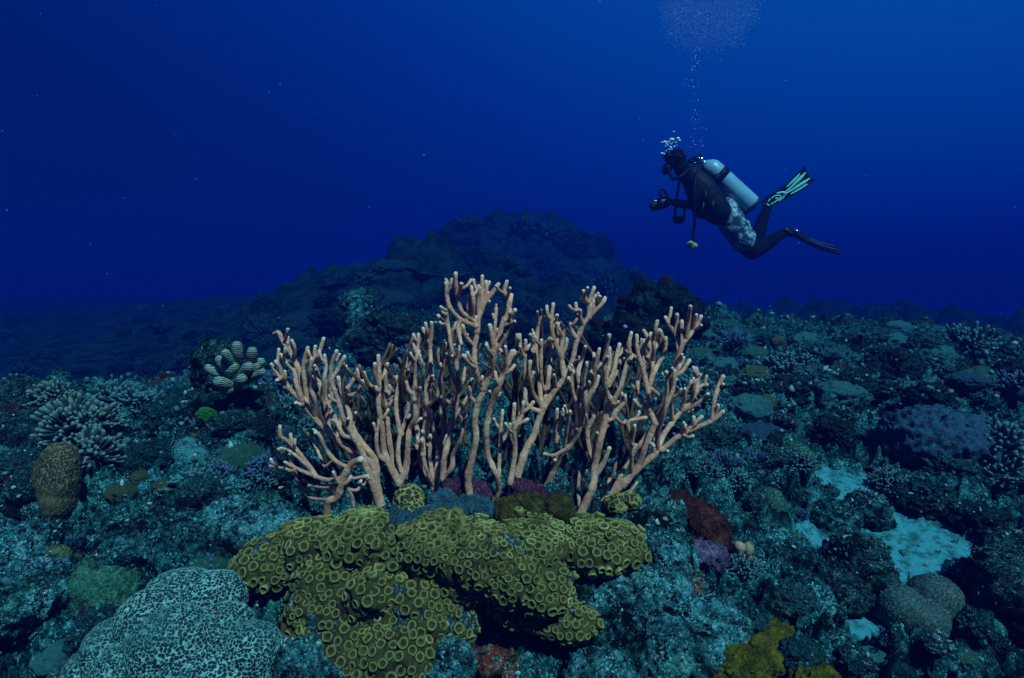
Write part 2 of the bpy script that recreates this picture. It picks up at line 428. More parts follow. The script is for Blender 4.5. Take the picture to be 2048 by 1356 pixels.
M['olive_plate'] = mat_growth('olive_plate', (0.018, 0.016, 0.004), (0.075, 0.06, 0.01), (0.17, 0.14, 0.024), (0.3, 0.32, 0.15))
M['plate'] = mat_plain('table_coral', (0.006, 0.017, 0.018), (0.014, 0.035, 0.036), 30, 0.8, 0.2, 0.6)
def mat_rubble():
    t = NT('reef_rubble'); k = t.attr('shade'); n = t.noise(160, 4)
    c = t.ramp(k, [(0.0, (0.004, 0.009, 0.010)), (0.35, (0.010, 0.055, 0.06)), (0.6, (0.03, 0.15, 0.16)), (0.8, (0.14, 0.36, 0.38)), (0.90, (0.45, 0.58, 0.55)), (0.95, (0.08, 0.02, 0.02)), (1.0, (0.09, 0.07, 0.012))])
    c = t.mix(t.sel(n, 0.4, 0.65), t.mix(0.6, c, (0.02, 0.035, 0.035)), c)
    return t.done(c, 0.9, 0.1, n, 0.5, 0.004)
M['rubble'] = mat_rubble()

# ------------------------------------------------------------------ terrain shape
CTRL = [  # photo x, photo y, depth
    (50, 1400, 0.95), (350, 1420, 0.95), (700, 1470, 0.98), (1000, 1420, 1.05), (1250, 1380, 1.02), (1500, 1345, 1.02), (1750, 1350, 1.05), (2000, 1350, 1.05),
    (50, 1180, 1.18), (250, 1150, 1.20), (420, 1110, 1.22), (100, 1000, 1.45), (330, 1000, 1.45), (480, 1010, 1.40),
    (60, 860, 1.85), (250, 850, 1.95), (430, 850, 1.80), (560, 900, 1.70), (100, 800, 2.2), (300, 790, 2.4), (480, 770, 2.3), (620, 780, 2.4),
    (620, 1045, 1.28), (760, 1030, 1.28), (940, 1025, 1.27), (1100, 1030, 1.27), (1250, 1040, 1.25), (1180, 1180, 1.12),
    (800, 930, 1.60), (1000, 900, 1.70), (1200, 900, 1.75), (1000, 800, 2.2), (800, 790, 2.3), (1250, 780, 2.3), (900, 720, 3.0), (1100, 740, 3.2),
    (1360, 1010, 1.36), (1420, 1130, 1.18), (1500, 980, 1.48), (1480, 880, 1.85), (1450, 760, 2.5), (1400, 690, 3.2),
    (1600, 1150, 1.28), (1800, 1120, 1.33), (1950, 1150, 1.28), (1650, 960, 1.60), (1850, 960, 1.62), (2000, 980, 1.58),
    (1650, 830, 2.05), (1850, 800, 2.15), (2040, 800, 2.1), (1600, 730, 2.8), (1800, 710, 2.9), (2000, 730, 2.6),
    (1420, 645, 4.0), (1550, 650, 4.1), (1700, 655, 4.1), (1800, 648, 4.0), (1950, 672, 3.6), (2060, 695, 3.3),
    (1500, 690, 6.0), (1750, 720, 6.0), (2000, 740, 5.5), (1600, 640, 11.0), (1900, 650, 11.0), (2300, 680, 9.0),
    (1290, 640, 3.7), (1340, 615, 3.9), (1240, 650, 4.2),
    (50, 830, 3.4), (300, 810, 3.6), (520, 800, 3.6), (50, 760, 5.2), (300, 740, 5.4), (520, 700, 5.2), (100, 690, 7.5), (350, 660, 8.0), (100, 630, 11.5), (400, 605, 12.5), (-300, 700, 8.0), (-300, 640, 13.0),
    (580, 640, 5.6), (640, 575, 6.2), (740, 560, 6.6), (860, 525, 7.0), (950, 600, 6.2), (760, 650, 5.0), (880, 680, 4.6), (1080, 690, 5.0),
    (790, 530, 13.0), (890, 470, 14.0), (1000, 440, 15.0), (1100, 445, 15.0), (1180, 490, 14.2), (1260, 560, 13.0), (1340, 615, 12.0), (1050, 560, 10.5), (1150, 620, 8.5),
    (1420, 640, 14.0), (680, 580, 14.0),
]
cp = [tuple(at(*c)) for c in CTRL]
cp += [(x, y, -0.78) for x in (-1.5, 0, 1.5) for y in (-1.2, 0.2)] + [(-2.6, 1.4, -0.5), (2.8, 1.4, -0.5), (-3.5, 3.0, -0.75), (3.9, 3.2, -0.45)]
for a in range(-130, 131, 20):
    cp.append((40 * math.sin(R(a)), 40 * math.cos(R(a)) - 1, -0.5 if a < 10 else -2.6)); cp.append((22 * math.sin(R(a)), 22 * math.cos(R(a)) - 1, -0.6 if a < 10 else -1.4))
cp = np.array(cp)
def warp(x, y):
    r = np.sqrt(x * x + (y + 1) ** 2)
    return np.stack([np.arctan2(x, y + 1) * 1.6, np.log(r) * 1.5], -1)
def tps(r2): return np.where(r2 > 0, r2 * np.log(np.maximum(r2, 1e-12)), 0.0)
W0 = warp(cp[:, 0], cp[:, 1])
_n = len(cp)
A_ = np.zeros((_n + 3, _n + 3))
A_[:_n, :_n] = tps(((W0[:, None] - W0[None]) ** 2).sum(-1)) + np.eye(_n) * 0.0008
A_[:_n, _n] = 1; A_[:_n, _n + 1:] = W0; A_[_n, :_n] = 1; A_[_n + 1:, :_n] = W0.T
COEF = np.linalg.solve(A_, np.r_[cp[:, 2], 0, 0, 0])
SANDS = [(at(1820, 1090, 1.37), 0.20, 0.19), (at(1575, 1165, 1.26), 0.06, 0.10), (at(1640, 1100, 1.34), 0.07, 0.09), (at(1735, 1235, 1.17), 0.07, 0.08), (at(1700, 1000, 1.55), 0.12, 0.15), (at(1900, 1200, 1.20), 0.11, 0.08)]
def sandmask(x, y):
    p = np.stack([x, y, 0 * x], -1); nn = fbm(p * 14, 3) * 0.42 + fbm(p * 60, 2) * 0.22
    m = 0
    for c, rx, ry in SANDS:
        q = np.sqrt(((x - c[0]) / rx) ** 2 + ((y - c[1]) / ry) ** 2) + nn
        m = np.maximum(m, sstep(1.12, 0.62, q))
    return m
def H(x, y, detail=True):
    x = np.atleast_1d(np.asarray(x, float)); y = np.atleast_1d(np.asarray(y, float))
    z = np.empty(len(x))
    for s in range(0, len(x), 100000):
        w = warp(x[s:s + 100000], y[s:s + 100000])
        d2 = ((w[:, None] - W0[None]) ** 2).sum(-1)
        z[s:s + 100000] = tps(d2) @ COEF[:_n] + COEF[_n] + w @ COEF[_n + 1:]
    if not detail: return z
    r = np.sqrt(x * x + (y + 1) ** 2)
    p = np.stack([x, y, z * 0.7], -1)
    near = sstep(9, 4, r); far = sstep(5.5, 9.5, r)
    valley = sstep(-0.2, -1.2, x) * sstep(3.6, 4.8, r) * sstep(0.15, 0.5, -(x) / (y + 1))
    sm = sandmask(x, y)
    amp = (1 - 0.95 * np.clip(sm * 2.2, 0, 1)) * (1 - 0.55 * valley)
    q = p + 0.05 * np.stack([perlin(p * 5), perlin(p * 5 + 31), perlin(p * 5 + 77)], -1)
    f1, f2, rid = worley(q * 6.5, 2); b1 = np.maximum(0, 1 - (f1 / 0.62) ** 2) * (rid * rid)
    f1, f2, rid2 = worley(q * 17 + 9, 2); b2 = np.maximum(0, 1 - (f1 / 0.60) ** 2) * rid2
    f1, f2, _ = worley(q * 8 + 21, 2); cr = 0.075 * np.exp(-(f2 - f1) / 0.09)
    f1, f2, _ = worley(q * 22 + 3, 2); cr = cr + 0.030 * np.exp(-(f2 - f1) / 0.10)
    f1, f2, rid3 = worley(q * 1.7 + 5, 2); b3 = np.maximum(0, 1 - (f1 / 0.65) ** 2) * rid3
    z = z + amp * near * (0.06 * fbm(p * 3.2, 3) + 0.09 * b1 + 0.05 * b2 + 0.032 * fbm(p * 20, 4, True) + 0.012 * fbm(p * 75, 2) - cr + 0.005)
    z = z + (1 - 0.7 * valley) * far * (0.38 * fbm(p * 0.8, 4) + 0.42 * b3 + 0.14 * b1 + 0.07 * fbm(p * 4, 3))
    z = z + sm * (0.006 * fbm(p * 18, 2))
    return z
def hits(P, dmin=0.7, dmax=16.0, n=420):
    """where the view through each photo point meets the ground: depth per point (nan if none)"""
    P = np.asarray(P, float); ds = np.exp(np.linspace(math.log(dmin), math.log(dmax), n))
    q = at(P[:, None, 0], P[:, None, 1], ds[None, :] * np.ones((len(P), 1)))
    h = H(q[..., 0].ravel(), q[..., 1].ravel()).reshape(len(P), n)
    below = q[..., 2] < h
    k = np.argmax(below, 1); ok = below.any(1)
    d = ds[k]; d[~ok] = np.nan
    return d

# terrain sheet: one grid in polar form, fine where the camera stands, out to 48 m
us = np.r_[np.linspace(-140, -56, 50)[:-1], np.linspace(-56, 56, 620), np.linspace(56, 140, 50)[1:]]
rs = np.r_[np.exp(np.linspace(math.log(0.4), math.log(1.65), 30))[:-1], np.exp(np.linspace(math.log(1.65), math.log(5.4), 400))[:-1], np.exp(np.linspace(math.log(5.4), math.log(14), 130))[:-1], np.exp(np.linspace(math.log(14), math.log(48), 40))]
UU, RR = np.meshgrid(np.radians(us), rs)
gx, gy = (RR * np.sin(UU)).ravel(), (RR * np.cos(UU) - 1).ravel()
gz = H(gx, gy)
nu, nr = len(us), len(rs)
idx = np.arange(nu * nr).reshape(nr, nu)
gf = np.stack([idx[:-1, :-1], idx[:-1, 1:], idx[1:, 1:], idx[1:, :-1]], -1).reshape(-1, 4)
seabed = obj('seabed', mesh_np('seabed', np.stack([gx, gy, gz], -1), gf, {'sand': sandmask(gx, gy), 'far': sstep(3.6, 6.5, np.hypot(gx, gy + 1))}), M['ground'])  # 'far' drives the distance dimming painted into the ground colour
seabed['kind'] = 'structure'; seabed['label'] = 'rugged coral reef seabed with a pale sand patch at the right'
GZ_MIN = float(gz.min())

# ------------------------------------------------------------------ prototypes for the reef
def rock_mesh(seed, sub=6):
    v, f = ico(sub); o = seed * 13.7
    f1_, _, rd_ = worley(v * 2.6 + o); r = 1 + 0.40 * fbm(v * 1.1 + o, 3) + 0.30 * (np.maximum(0, 1 - (f1_ / .7) ** 2) * rd_ - .15) - 0.22 * np.exp(-(worley(v * 2.4 + o + 4)[1] - worley(v * 2.4 + o + 4)[0]) / 0.09) + 0.13 * fbm(v * 4.5 + o, 4, True) + 0.07 * fbm(v * 14 + o, 3, True) + 0.03 * perlin(v * 34 + o)
    w = v * r[:, None]; w[:, 2] *= 0.75
    return mesh_np('rock', w, f)
def dome_mesh(seed, sub=5, cell=9.0, lob=0.18):
    v, f = ico(sub); o = seed * 5.3
    f1, f2, _ = worley(v * cell + o)
    r = 1 + lob * 1.5 * fbm(v * 1.6 + o, 3) + 0.045 * np.clip((f2 - f1) * 2, 0, 1) * -1 + 0.05 * fbm(v * 5 + o, 3, True) + 0.015 * perlin(v * 22)
    w = v * r[:, None]; w[:, 2] *= 0.8
    return mesh_np('dome', w, f)
def nub_mesh(seed, n=170, rad=0.068, ln=0.30, spread=0.95, fork=True):
    """head of blunt little fingers radiating from one foot"""
    rg = np.random.default_rng(seed); mb = MB()
    ga = math.pi * (3 - math.sqrt(5))
    for k in range(n):
        zz = 1 - k / n * spread * 1.15; a = k * ga + rg.normal() * 0.25
        rr = math.sqrt(max(0, 1 - zz * zz)); d = np.array([rr * math.cos(a), rr * math.sin(a), zz]) + rg.normal(size=3) * 0.10
        d /= np.linalg.norm(d); L = 1 + rg.normal() * 0.10 + 0.18 * math.sin(3 * a + seed)
        P = np.array([d * (L - ln - 0.2), d * (L - ln * 0.5) + rg.normal(size=3) * 0.02, d * L + np.array([0, 0, 0.06])])
        rv = rad * (0.8 + 0.5 * rg.random())
        v, f, arc = tube(catmull(P, 5), [rv * 0.8, rv * 0.8, rv * 0.85, rv, rv * 0.85], 7, 2)
        mb.add(v, f, np.clip(1 - arc / (ln * 0.7), 0, 1))
    v, f = ellipsoid((0, 0, -0.1), (0.72, 0.72, 0.6), 2); mb.add(v, f, 0)
    return mb.mesh('nubs', 'tip')
def plate_mesh(seed):
    rg = np.random.default_rng(seed); a = np.linspace(0, 2 * math.pi, 48, endpoint=False)
    rim = 1 + 0.16 * np.sin(a * 3 + seed) + 0.09 * np.sin(a * 7 + seed * 2) + 0.04 * np.sin(a * 17)
    vs_, fs = [], []
    prof = [(0.02, -0.5), (0.12, -0.45), (0.16, -0.12), (0.6, 0.04), (0.97, 0.17), (1.0, 0.21), (0.95, 0.22), (0.6, 0.12), (0.2, 0.06), (0.01, 0.05)]
    for r_, z_ in prof:
        for j in range(48):
            q = r_ * (rim[j] if r_ > 0.3 else 1); vs_.append((q * math.cos(a[j]), q * math.sin(a[j]), z_ + 0.05 * math.sin(5 * a[j] + seed) * r_))
    for k in range(len(prof) - 1):
        for j in range(48): j2 = (j + 1) % 48; fs.append((k * 48 + j, k * 48 + j2, (k + 1) * 48 + j2, (k + 1) * 48 + j))
    v = np.array(vs_); v[:, 2] += 0.02 * fbm(v * 9, 2)
    return mesh_np('plate', v, fs)
def bush_mesh(seed, n=46):
    """bushy stand of thin upright twigs"""
    rg = np.random.default_rng(seed); mb = MB()
    for k in range(n):
        a = rg.random() * 6.283; s = rg.random() ** 0.6
        d = np.array([math.cos(a) * s, math.sin(a) * s, 1.15 - 0.6 * s]); L = 0.8 + 0.35 * rg.random()
        P = np.array([d * 0.05, d * L * 0.5 + rg.normal(size=3) * 0.05, d * L + rg.normal(size=3) * 0.08])
        v, f, arc = tube(catmull(P, 6), np.linspace(0.05, 0.028, 6), 6, 2); mb.add(v, f, np.clip(1 - arc / 0.3, 0, 1))
        for q in range(2):
            b = catmull(P, 6)[2 + q]; e_ = b + d * 0.3 + rg.normal(size=3) * 0.14
            v, f, arc = tube(catmull(np.array([b, (b + e_) / 2, e_]), 4), np.linspace(0.035, 0.024, 4), 5, 2); mb.add(v, f, np.clip(1 - arc / 0.3, 0, 1))
    return mb.mesh('bush', 'tip')
PROTO = {
    'boulder': [rock_mesh(s) for s in range(9)],
    'dome': [dome_mesh(s) for s in range(6)],
    'nub': [nub_mesh(s) for s in range(4)],
    'plate': [plate_mesh(s) for s in range(3)],
    'bush': [bush_mesh(s) for s in range(3)],
}
SURF = []
for ms in PROTO.values():
    for me in ms: me.materials.append(M['rock'])
def pobj(name, kind, k, mat, loc=None):
    """a piece that shares its mesh with its kind and carries its own material"""
    o = obj(name, PROTO[kind][k % len(PROTO[kind])], None, None, loc)
    o.material_slots[0].link = 'OBJECT'; o.material_slots[0].material = M[mat]
    return o
def put(name, kind, k, mat, px, py, wpx, asp=(1, 1, 1), sink=0.35, rz=None, tilt=0.0, d=None):
    """stand a piece on the ground where the photo shows its foot; wpx = its width in photo pixels"""
    if d is None: d = float(hits([(px, py)])[0])
    if not np.isfinite(d): return None
    p = at(px, py, d); s = wpx * d / FPX / 2
    zz = p[2]
    o = pobj(name, kind, k, mat)
    if d < 3.0 and kind in ('boulder', 'dome', 'plate') and mat != 'green_bright': SURF.append((o, 90 if kind == 'boulder' else 14))
    o.scale = (s * asp[0], s * asp[1], s * asp[2])
    o.location = (p[0], p[1] + s * 0.3, zz + s * asp[2] * (0.75 - sink * 1.5) * (0.6 if kind in ('boulder', 'dome') else 0.25))
    o.rotation_euler = (random.uniform(-tilt, tilt), random.uniform(-tilt, tilt), random.uniform(0, 6.28) if rz is None else rz)
    return o

# ------------------------------------------------------------------ the tan branching corals
def Lz(pts): return [(500 + x / 2.512, 520 + y / 2.512) for x, y in pts]
def Rz(pts): return [(980 + x / 2.608, 540 + y / 2.608) for x, y in pts]
# each colony: label, depth of its foot, list of (zoom frame, radius at start, radius at end in photo px, polyline)
COLONIES = [
 ('tan branching coral fanning out to the far left, leftmost of the row', 1.26, [
  ('L', 10, 4, [(655,1225),(630,1100),(610,1020),(540,985),(470,930),(400,870),(330,800),(260,710),(200,650),(160,600),(120,545),(108,525)]),
  ('L', 5.5, 3.6, [(200,650),(165,590),(150,540),(130,510)]),
  ('L', 4, 3.6, [(190,620),(160,595),(135,605)]),
  ('L', 6, 3.8, [(265,710),(235,630),(222,560),(180,510),(155,475)]),
  ('L', 4, 3.4, [(200,535),(212,515),(220,500)]),
  ('L', 7, 4, [(290,745),(265,640),(240,540),(205,470),(165,410),(145,365),(122,370)]),
  ('L', 4.5, 3.6, [(212,490),(192,430),(190,390)]),
  ('L', 4.5, 3.6, [(220,500),(224,440),(210,405)]),
  ('L', 5, 3.8, [(300,690),(275,610),(268,530),(290,440)]),
  ('L', 5.5, 3.6, [(335,780),(325,700),(300,640),(300,560),(310,495)]),
  ('L', 6, 3.8, [(400,865),(385,760),(365,680),(345,600),(330,520),(345,475),(370,395)]),
  ('L', 4.5, 3.6, [(335,520),(325,470),(328,435)]),
  ('L', 4.5, 3.6, [(372,690),(372,600),(382,540),(375,478)]),
  ('L', 9, 4, [(640,1225),(590,1060),(560,960),(515,880),(470,800),(440,700),(412,620),(408,540),(435,458)]),
  ('L', 4.5, 3.6, [(412,600),(440,550),(475,485)]),
  ('L', 8.5, 4, [(640,1110),(630,1010),(570,930),(520,850),(490,740),(460,660),(443,590)]),
  ('L', 5, 3.6, [(478,720),(468,640),(470,580),(482,535)]),
  ('L', 4.5, 3.6, [(492,690),(540,662),(562,608)]),
  ('L', 4.5, 3.6, [(488,660),(520,600),(548,535)]),
  ('L', 4, 3.6, [(530,668),(560,650),(573,605)]),
  ('L', 4.5, 3.6, [(452,870),(458,770),(420,690),(410,640)]),
  ('L', 5.5, 3.8, [(560,960),(525,900),(470,880),(430,800),(380,700),(378,605)]),
  ('L', 6, 4, [(560,1010),(500,1040),(430,1010),(380,950),(352,885),(328,860)]),
  ('L', 3.6, 3.2, [(400,1020),(375,1035),(340,960),(303,885)]),
 ]),
 ('tan branching coral lying low with thin sideways branches, bottom left of the row', 1.20, [
  ('L', 8, 7, [(385,1280),(400,1210),(440,1190),(468,1100),(510,1025),(555,1003)]),
  ('L', 6, 3.6, [(470,1100),(390,1105),(310,1080),(220,1040),(175,1015)]),
  ('L', 5.5, 3.6, [(330,1085),(300,1040),(240,960),(190,910),(155,885),(150,835)]),
  ('L', 3.8, 3.4, [(210,930),(208,900),(204,876)]),
  ('L', 4, 3, [(300,1060),(250,1000),(200,960),(155,945)]),
  ('L', 5.5, 4.2, [(450,1130),(380,1140),(300,1130)]),
  ('L', 4, 3, [(400,1205),(300,1190),(240,1110),(215,1060),(100,1035)]),
  ('L', 4, 3, [(310,1185),(240,1140),(150,1145)]),
  ('L', 4, 3, [(440,1265),(410,1170),(385,1100)]),
  ('L', 4, 3.4, [(468,1100),(530,1095),(590,1085)]),
  ('L', 4, 3.4, [(466,1115),(505,1170),(520,1235)]),
  ('L', 3.8, 3.2, [(490,1150),(540,1155),(557,1110)]),
 ]),
 ('tan branching coral with upright parallel stems right of the left fan', 1.29, [
  ('L', 8, 4.2, [(750,1125),(700,1030),(672,950),(665,850),(645,720),(650,600),(645,482)]),
  ('L', 5, 4, [(645,655),(595,622),(572,567)]),
  ('L', 4.6, 4, [(640,640),(626,570),(627,522)]),
  ('L', 7, 4, [(748,1120),(720,1010),(700,900),(690,780),(685,640),(680,575),(690,522)]),
  ('L', 8, 4, [(755,1122),(785,1040),(795,900),(802,850),(830,790),(828,700),(830,600),(836,500),(848,460)]),
  ('L', 4.2, 3.5, [(836,470),(822,425),(822,375)]),
  ('L', 4.2, 3.5, [(838,465),(846,420),(846,374)]),
  ('L', 5.5, 3.8, [(770,1080),(745,1000),(750,900),(775,820),(795,745),(795,700)]),
  ('L', 4.6, 3.6, [(758,880),(735,760),(735,690),(750,620),(790,545),(832,490)]),
  ('L', 4.4, 3.6, [(742,760),(732,690),(732,630),(720,588)]),
  ('L', 4, 3.6, [(732,650),(738,620),(738,588)]),
  ('L', 5, 3.6, [(692,1020),(650,980),(635,900),(650,800)]),
  ('L', 4.5, 3.6, [(828,680),(800,655),(782,600),(778,560)]),
  ('L', 4.2, 3.6, [(800,850),(830,820),(858,798)]),
 ]),
 ('tan branching coral with a curved yellowish arm, left of the tallest one', 1.31, [
  ('L', 7, 5, [(930,1155),(870,1040),(850,940),(840,850),(832,800)]),
  ('L', 7, 4.5, [(930,1155),(940,1050),(945,950),(920,840),(910,780)]),
  ('L', 5, 4, [(930,1150),(885,1050),(868,960),(862,905)]),
  ('L', 6, 4, [(868,980),(868,900),(885,780),(885,640),(905,560),(905,450),(886,390),(870,345)]),
  ('L', 4.4, 3.6, [(905,440),(912,370),(912,315)]),
  ('L', 4, 3.6, [(890,395),(888,350),(882,318)]),
  ('L', 5.5, 4, [(842,800),(850,742),(900,725),(940,680),(958,600),(970,520),(980,420)]),
  ('L', 4.4, 3.6, [(962,560),(946,490),(942,440)]),
  ('L', 4.8, 3.6, [(848,742),(852,660),(870,580),(876,520)]),
  ('L', 5, 3.8, [(945,930),(970,860),(960,760),(960,690)]),
  ('L', 5, 4, [(925,1140),(905,1000),(905,882)]),
 ]),
 ('tan branching coral with orange-stained forks, just left of the tallest one', 1.27, [
  ('L', 7.5, 4, [(970,1100),(975,1000),(1000,900),(1020,800),(1040,700),(1045,600),(1045,500),(1050,455)]),
  ('L', 5, 4, [(1042,640),(1005,550),(990,470)]),
  ('L', 4.6, 3.8, [(1028,790),(1070,725),(1092,690)]),
  ('L', 4.4, 3.6, [(1030,730),(1000,715),(982,690)]),
  ('L', 6, 4, [(972,1098),(1015,1040),(1020,980),(1060,900),(1072,830),(1056,768)]),
  ('L', 5, 3.8, [(1045,560),(1010,430),(1000,350),(970,310),(945,280)]),
  ('L', 4.4, 3.8, [(1003,380),(992,310),(985,250)]),
  ('L', 4.6, 4, [(1045,640),(1072,590),(1075,545)]),
  ('L', 4.6, 3.8, [(1045,520),(1056,420),(1050,330)]),
 ]),
 ('tallest tan branching coral in the middle of the row with a dense crown', 1.22, [
  ('L', 9, 4.2, [(1108,1220),(1095,1100),(1115,1000),(1135,900),(1130,800),(1145,720),(1172,650),(1150,600),(1130,520),(1128,440),(1140,360),(1120,300),(1065,260),(1042,180),(1035,120),(1033,68)]),
  ('L', 6.5, 4.2, [(1135,330),(1060,300),(1010,250),(990,190),(985,115)]),
  ('L', 4.5, 4, [(1042,190),(1055,155),(1062,120)]),
  ('L', 5.5, 4, [(1120,300),(1098,240),(1112,180)]),
  ('L', 4.6, 4, [(1125,290),(1122,200),(1112,135)]),
  ('L', 6.5, 4.2, [(1140,360),(1150,290),(1180,215),(1215,168),(1248,122)]),
  ('L', 5, 4, [(1150,290),(1148,200),(1152,140)]),
  ('L', 5, 4, [(1165,240),(1166,160),(1167,82)]),
  ('L', 4.4, 3.8, [(1180,215),(1188,150),(1186,110)]),
  ('L', 5.5, 4, [(1132,540),(1095,515),(1070,480)]),
  ('L', 5, 4, [(1128,430),(1085,385),(1068,330)]),
  ('L', 5.5, 4, [(1060,300),(1045,340),(1060,420)]),
  ('L', 8, 5, [(1172,650),(1205,580),(1222,500),(1222,420),(1205,330)]),
  ('L', 4.6, 4, [(1215,520),(1190,495),(1178,470)]),
  ('L', 5, 4, [(1145,720),(1112,690),(1106,640),(1115,600)]),
  ('R', 7, 4, [(0,500),(20,440),(40,370),(62,290),(95,215),(88,140),(75,110),(88,60)]),
  ('R', 4.6, 4, [(95,215),(105,170),(112,130)]),
  ('R', 5, 4.4, [(62,290),(105,265),(130,210)]),
  ('R', 4.6, 4, [(62,290),(72,240),(60,208)]),
  ('R', 4.4, 4, [(20,440),(8,380),(10,295)]),
  ('R', 4.6, 3.8, [(22,450),(65,375),(105,315),(128,268)]),
  ('R', 4.4, 3.6, [(10,480),(30,240),(32,200)]),
 ]),
 ('slender tan branching coral with one long stem right beside the tallest one', 1.24, [
  ('R', 5.5, 6.5, [(0,1250),(38,1180),(42,1090),(15,1030),(-15,950),(-20,850),(-8,760),(10,690),(40,620),(70,540),(98,470),(120,430)]),
  ('R', 4.4, 3.6, [(70,540),(85,470),(80,400)]),
  ('R', 4.4, 3.6, [(38,1120),(50,980),(55,850),(65,735)]),
  ('R', 4, 3.6, [(55,900),(85,860),(105,805)]),
 ]),
 ('tan branching coral leaning right with a forked crown, right of the tallest one', 1.26, [
  ('R', 9.5, 4.2, [(130,1120),(165,1000),(195,920),(230,860),(270,740),(330,640),(390,560),(430,470),(450,380),(490,280),(540,220),(582,180),(600,148)]),
  ('R', 5, 4, [(540,220),(560,180),(572,138)]),
  ('R', 5.5, 4, [(515,250),(522,160),(543,92)]),
  ('R', 4.6, 4, [(525,180),(498,150),(488,110)]),
  ('R', 4.2, 3.8, [(515,190),(490,160),(478,145)]),
  ('R', 5, 4, [(455,360),(430,325),(416,275)]),
  ('R', 4.6, 3.8, [(490,285),(470,240),(470,210),(432,215)]),
  ('R', 4.4, 3.8, [(470,220),(452,205),(447,175)]),
  ('R', 6.5, 4, [(390,560),(375,480),(362,430),(335,370),(320,280),(330,178)]),
  ('R', 4.6, 3.8, [(320,265),(300,225),(296,190)]),
  ('R', 4.4, 3.8, [(322,262),(340,250),(350,236)]),
  ('R', 5, 4, [(365,440),(378,370),(386,298)]),
  ('R', 4.6, 3.8, [(375,450),(395,400),(402,355)]),
  ('R', 4.4, 3.8, [(350,400),(352,340),(356,280)]),
  ('R', 6.5, 4, [(285,720),(295,640),(305,560),(315,480),(320,420),(310,360)]),
  ('R', 6, 4, [(272,735),(260,620),(252,500),(240,430),(245,340),(258,275),(278,240)]),
  ('R', 4.4, 2.4, [(257,290),(250,255),(247,218)]),
  ('R', 4.4, 2.4, [(243,450),(222,425),(208,388)]),
  ('R', 4.2, 2.4, [(246,350),(230,335),(221,312)]),
  ('R', 5.5, 3.8, [(262,740),(190,700),(185,600),(180,500),(186,368)]),
  ('R', 4.6, 3.6, [(182,470),(160,420),(155,338)]),
  ('R', 5, 3.8, [(275,720),(225,640),(207,545),(210,478)]),
  ('R', 4.6, 3.8, [(300,640),(270,590),(265,500),(268,368)]),
 ]),
 ('small tan branching coral in front with a short forked top below the leaning one', 1.19, [
  ('R', 6.5, 4, [(105,1110),(125,1000),(132,920),(122,800),(127,700)]),
  ('R', 4.6, 3.8, [(128,830),(165,760),(175,690)]),
  ('R', 4.4, 3.6, [(130,810),(165,795),(195,780)]),
  ('R', 4.4, 3.6, [(132,920),(112,870),(105,805)]),
  ('R', 4.4, 3.6, [(170,740),(200,720),(225,690)]),
 ]),
 ('tan branching coral with two long forks between the leaning one and the right fan', 1.28, [
  ('R', 8, 4, [(290,1150),(335,1035),(372,960),(430,900),(470,815),(460,720),(432,640),(410,565)]),
  ('R', 6, 4, [(468,740),(472,640),(460,540),(478,470),(498,400)]),
  ('R', 6, 3.8, [(480,800),(500,700),(535,610),(545,520),(570,412)]),
  ('R', 4.8, 3.8, [(500,690),(495,580),(505,485)]),
  ('R', 4.4, 3.6, [(540,560),(525,520),(516,482)]),
  ('R', 4.2, 3.6, [(545,530),(542,480),(541,437)]),
  ('R', 4.2, 3.4, [(530,630),(555,600),(566,555)]),
  ('R', 5, 4, [(350,1000),(338,860),(350,728)]),
  ('R', 4.8, 4, [(350,900),(370,800),(384,726)]),
  ('R', 4.6, 3.6, [(385,940),(400,830),(417,738)]),
  ('R', 4.2, 3.6, [(400,920),(410,860),(422,800)]),
  ('R', 4.4, 3.6, [(420,910),(340,965),(285,960)]),
  ('R', 4.2, 3.6, [(432,640),(425,580),(426,525)]),
 ]),
 ('tan branching coral with a cup-shaped crown left in the right fan', 1.24, [
  ('R', 9, 6.5, [(470,1275),(535,1130),(547,1020),(570,910),(600,790),(615,715),(640,690)]),
  ('R', 6, 4, [(547,1010),(515,920),(510,830),(540,770),(562,700),(580,660)]),
  ('R', 4.6, 3.8, [(562,710),(548,665),(545,625)]),
  ('R', 4.4, 3.8, [(566,700),(578,650),(578,618)]),
  ('R', 5.5, 4.2, [(600,790),(640,775),(655,740),(700,690),(704,655)]),
  ('R', 6.5, 4.2, [(640,690),(608,630),(595,520),(605,420),(622,340)]),
  ('R', 5, 4, [(606,570),(625,480),(623,408)]),
  ('R', 5.5, 4.2, [(620,600),(642,540),(660,450),(675,388)]),
  ('R', 5, 4, [(630,610),(668,510),(684,455)]),
  ('R', 5.5, 4.2, [(640,690),(680,610),(708,510),(725,440)]),
  ('R', 6, 4.6, [(552,1080),(590,1010),(622,930)]),
  ('R', 7, 5, [(500,1290),(590,1175),(630,1085),(645,1055)]),
  ('R', 4.4, 3.6, [(632,1085),(648,1040),(656,990)]),
  ('R', 4.4, 3.6, [(470,1260),(460,1150),(470,1030)]),
  ('R', 4.4, 3.6, [(650,760),(690,800),(722,770)]),
 ]),
 ('tan branching coral spreading far right with a long low arm, rightmost of the row', 1.23, [
  ('R', 10, 4.4, [(510,1300),(590,1215),(680,1130),(780,1030),(850,970),(920,920),(1000,855),(1080,820),(1160,785),(1215,738)]),
  ('R', 4.8, 4.4, [(1160,785),(1170,680),(1195,600),(1215,555)]),
  ('R', 5, 4, [(1030,845),(1065,800),(1105,765)]),
  ('R', 4.4, 3.8, [(1055,810),(1062,790),(1062,768)]),
  ('R', 4.2, 3.4, [(1165,780),(1180,740),(1190,706)]),
  ('R', 9, 4.4, [(690,1125),(775,1020),(820,900),(860,800),(890,740),(920,650),(950,560),(985,440),(1010,380),(1050,330),(1080,285),(1100,243)]),
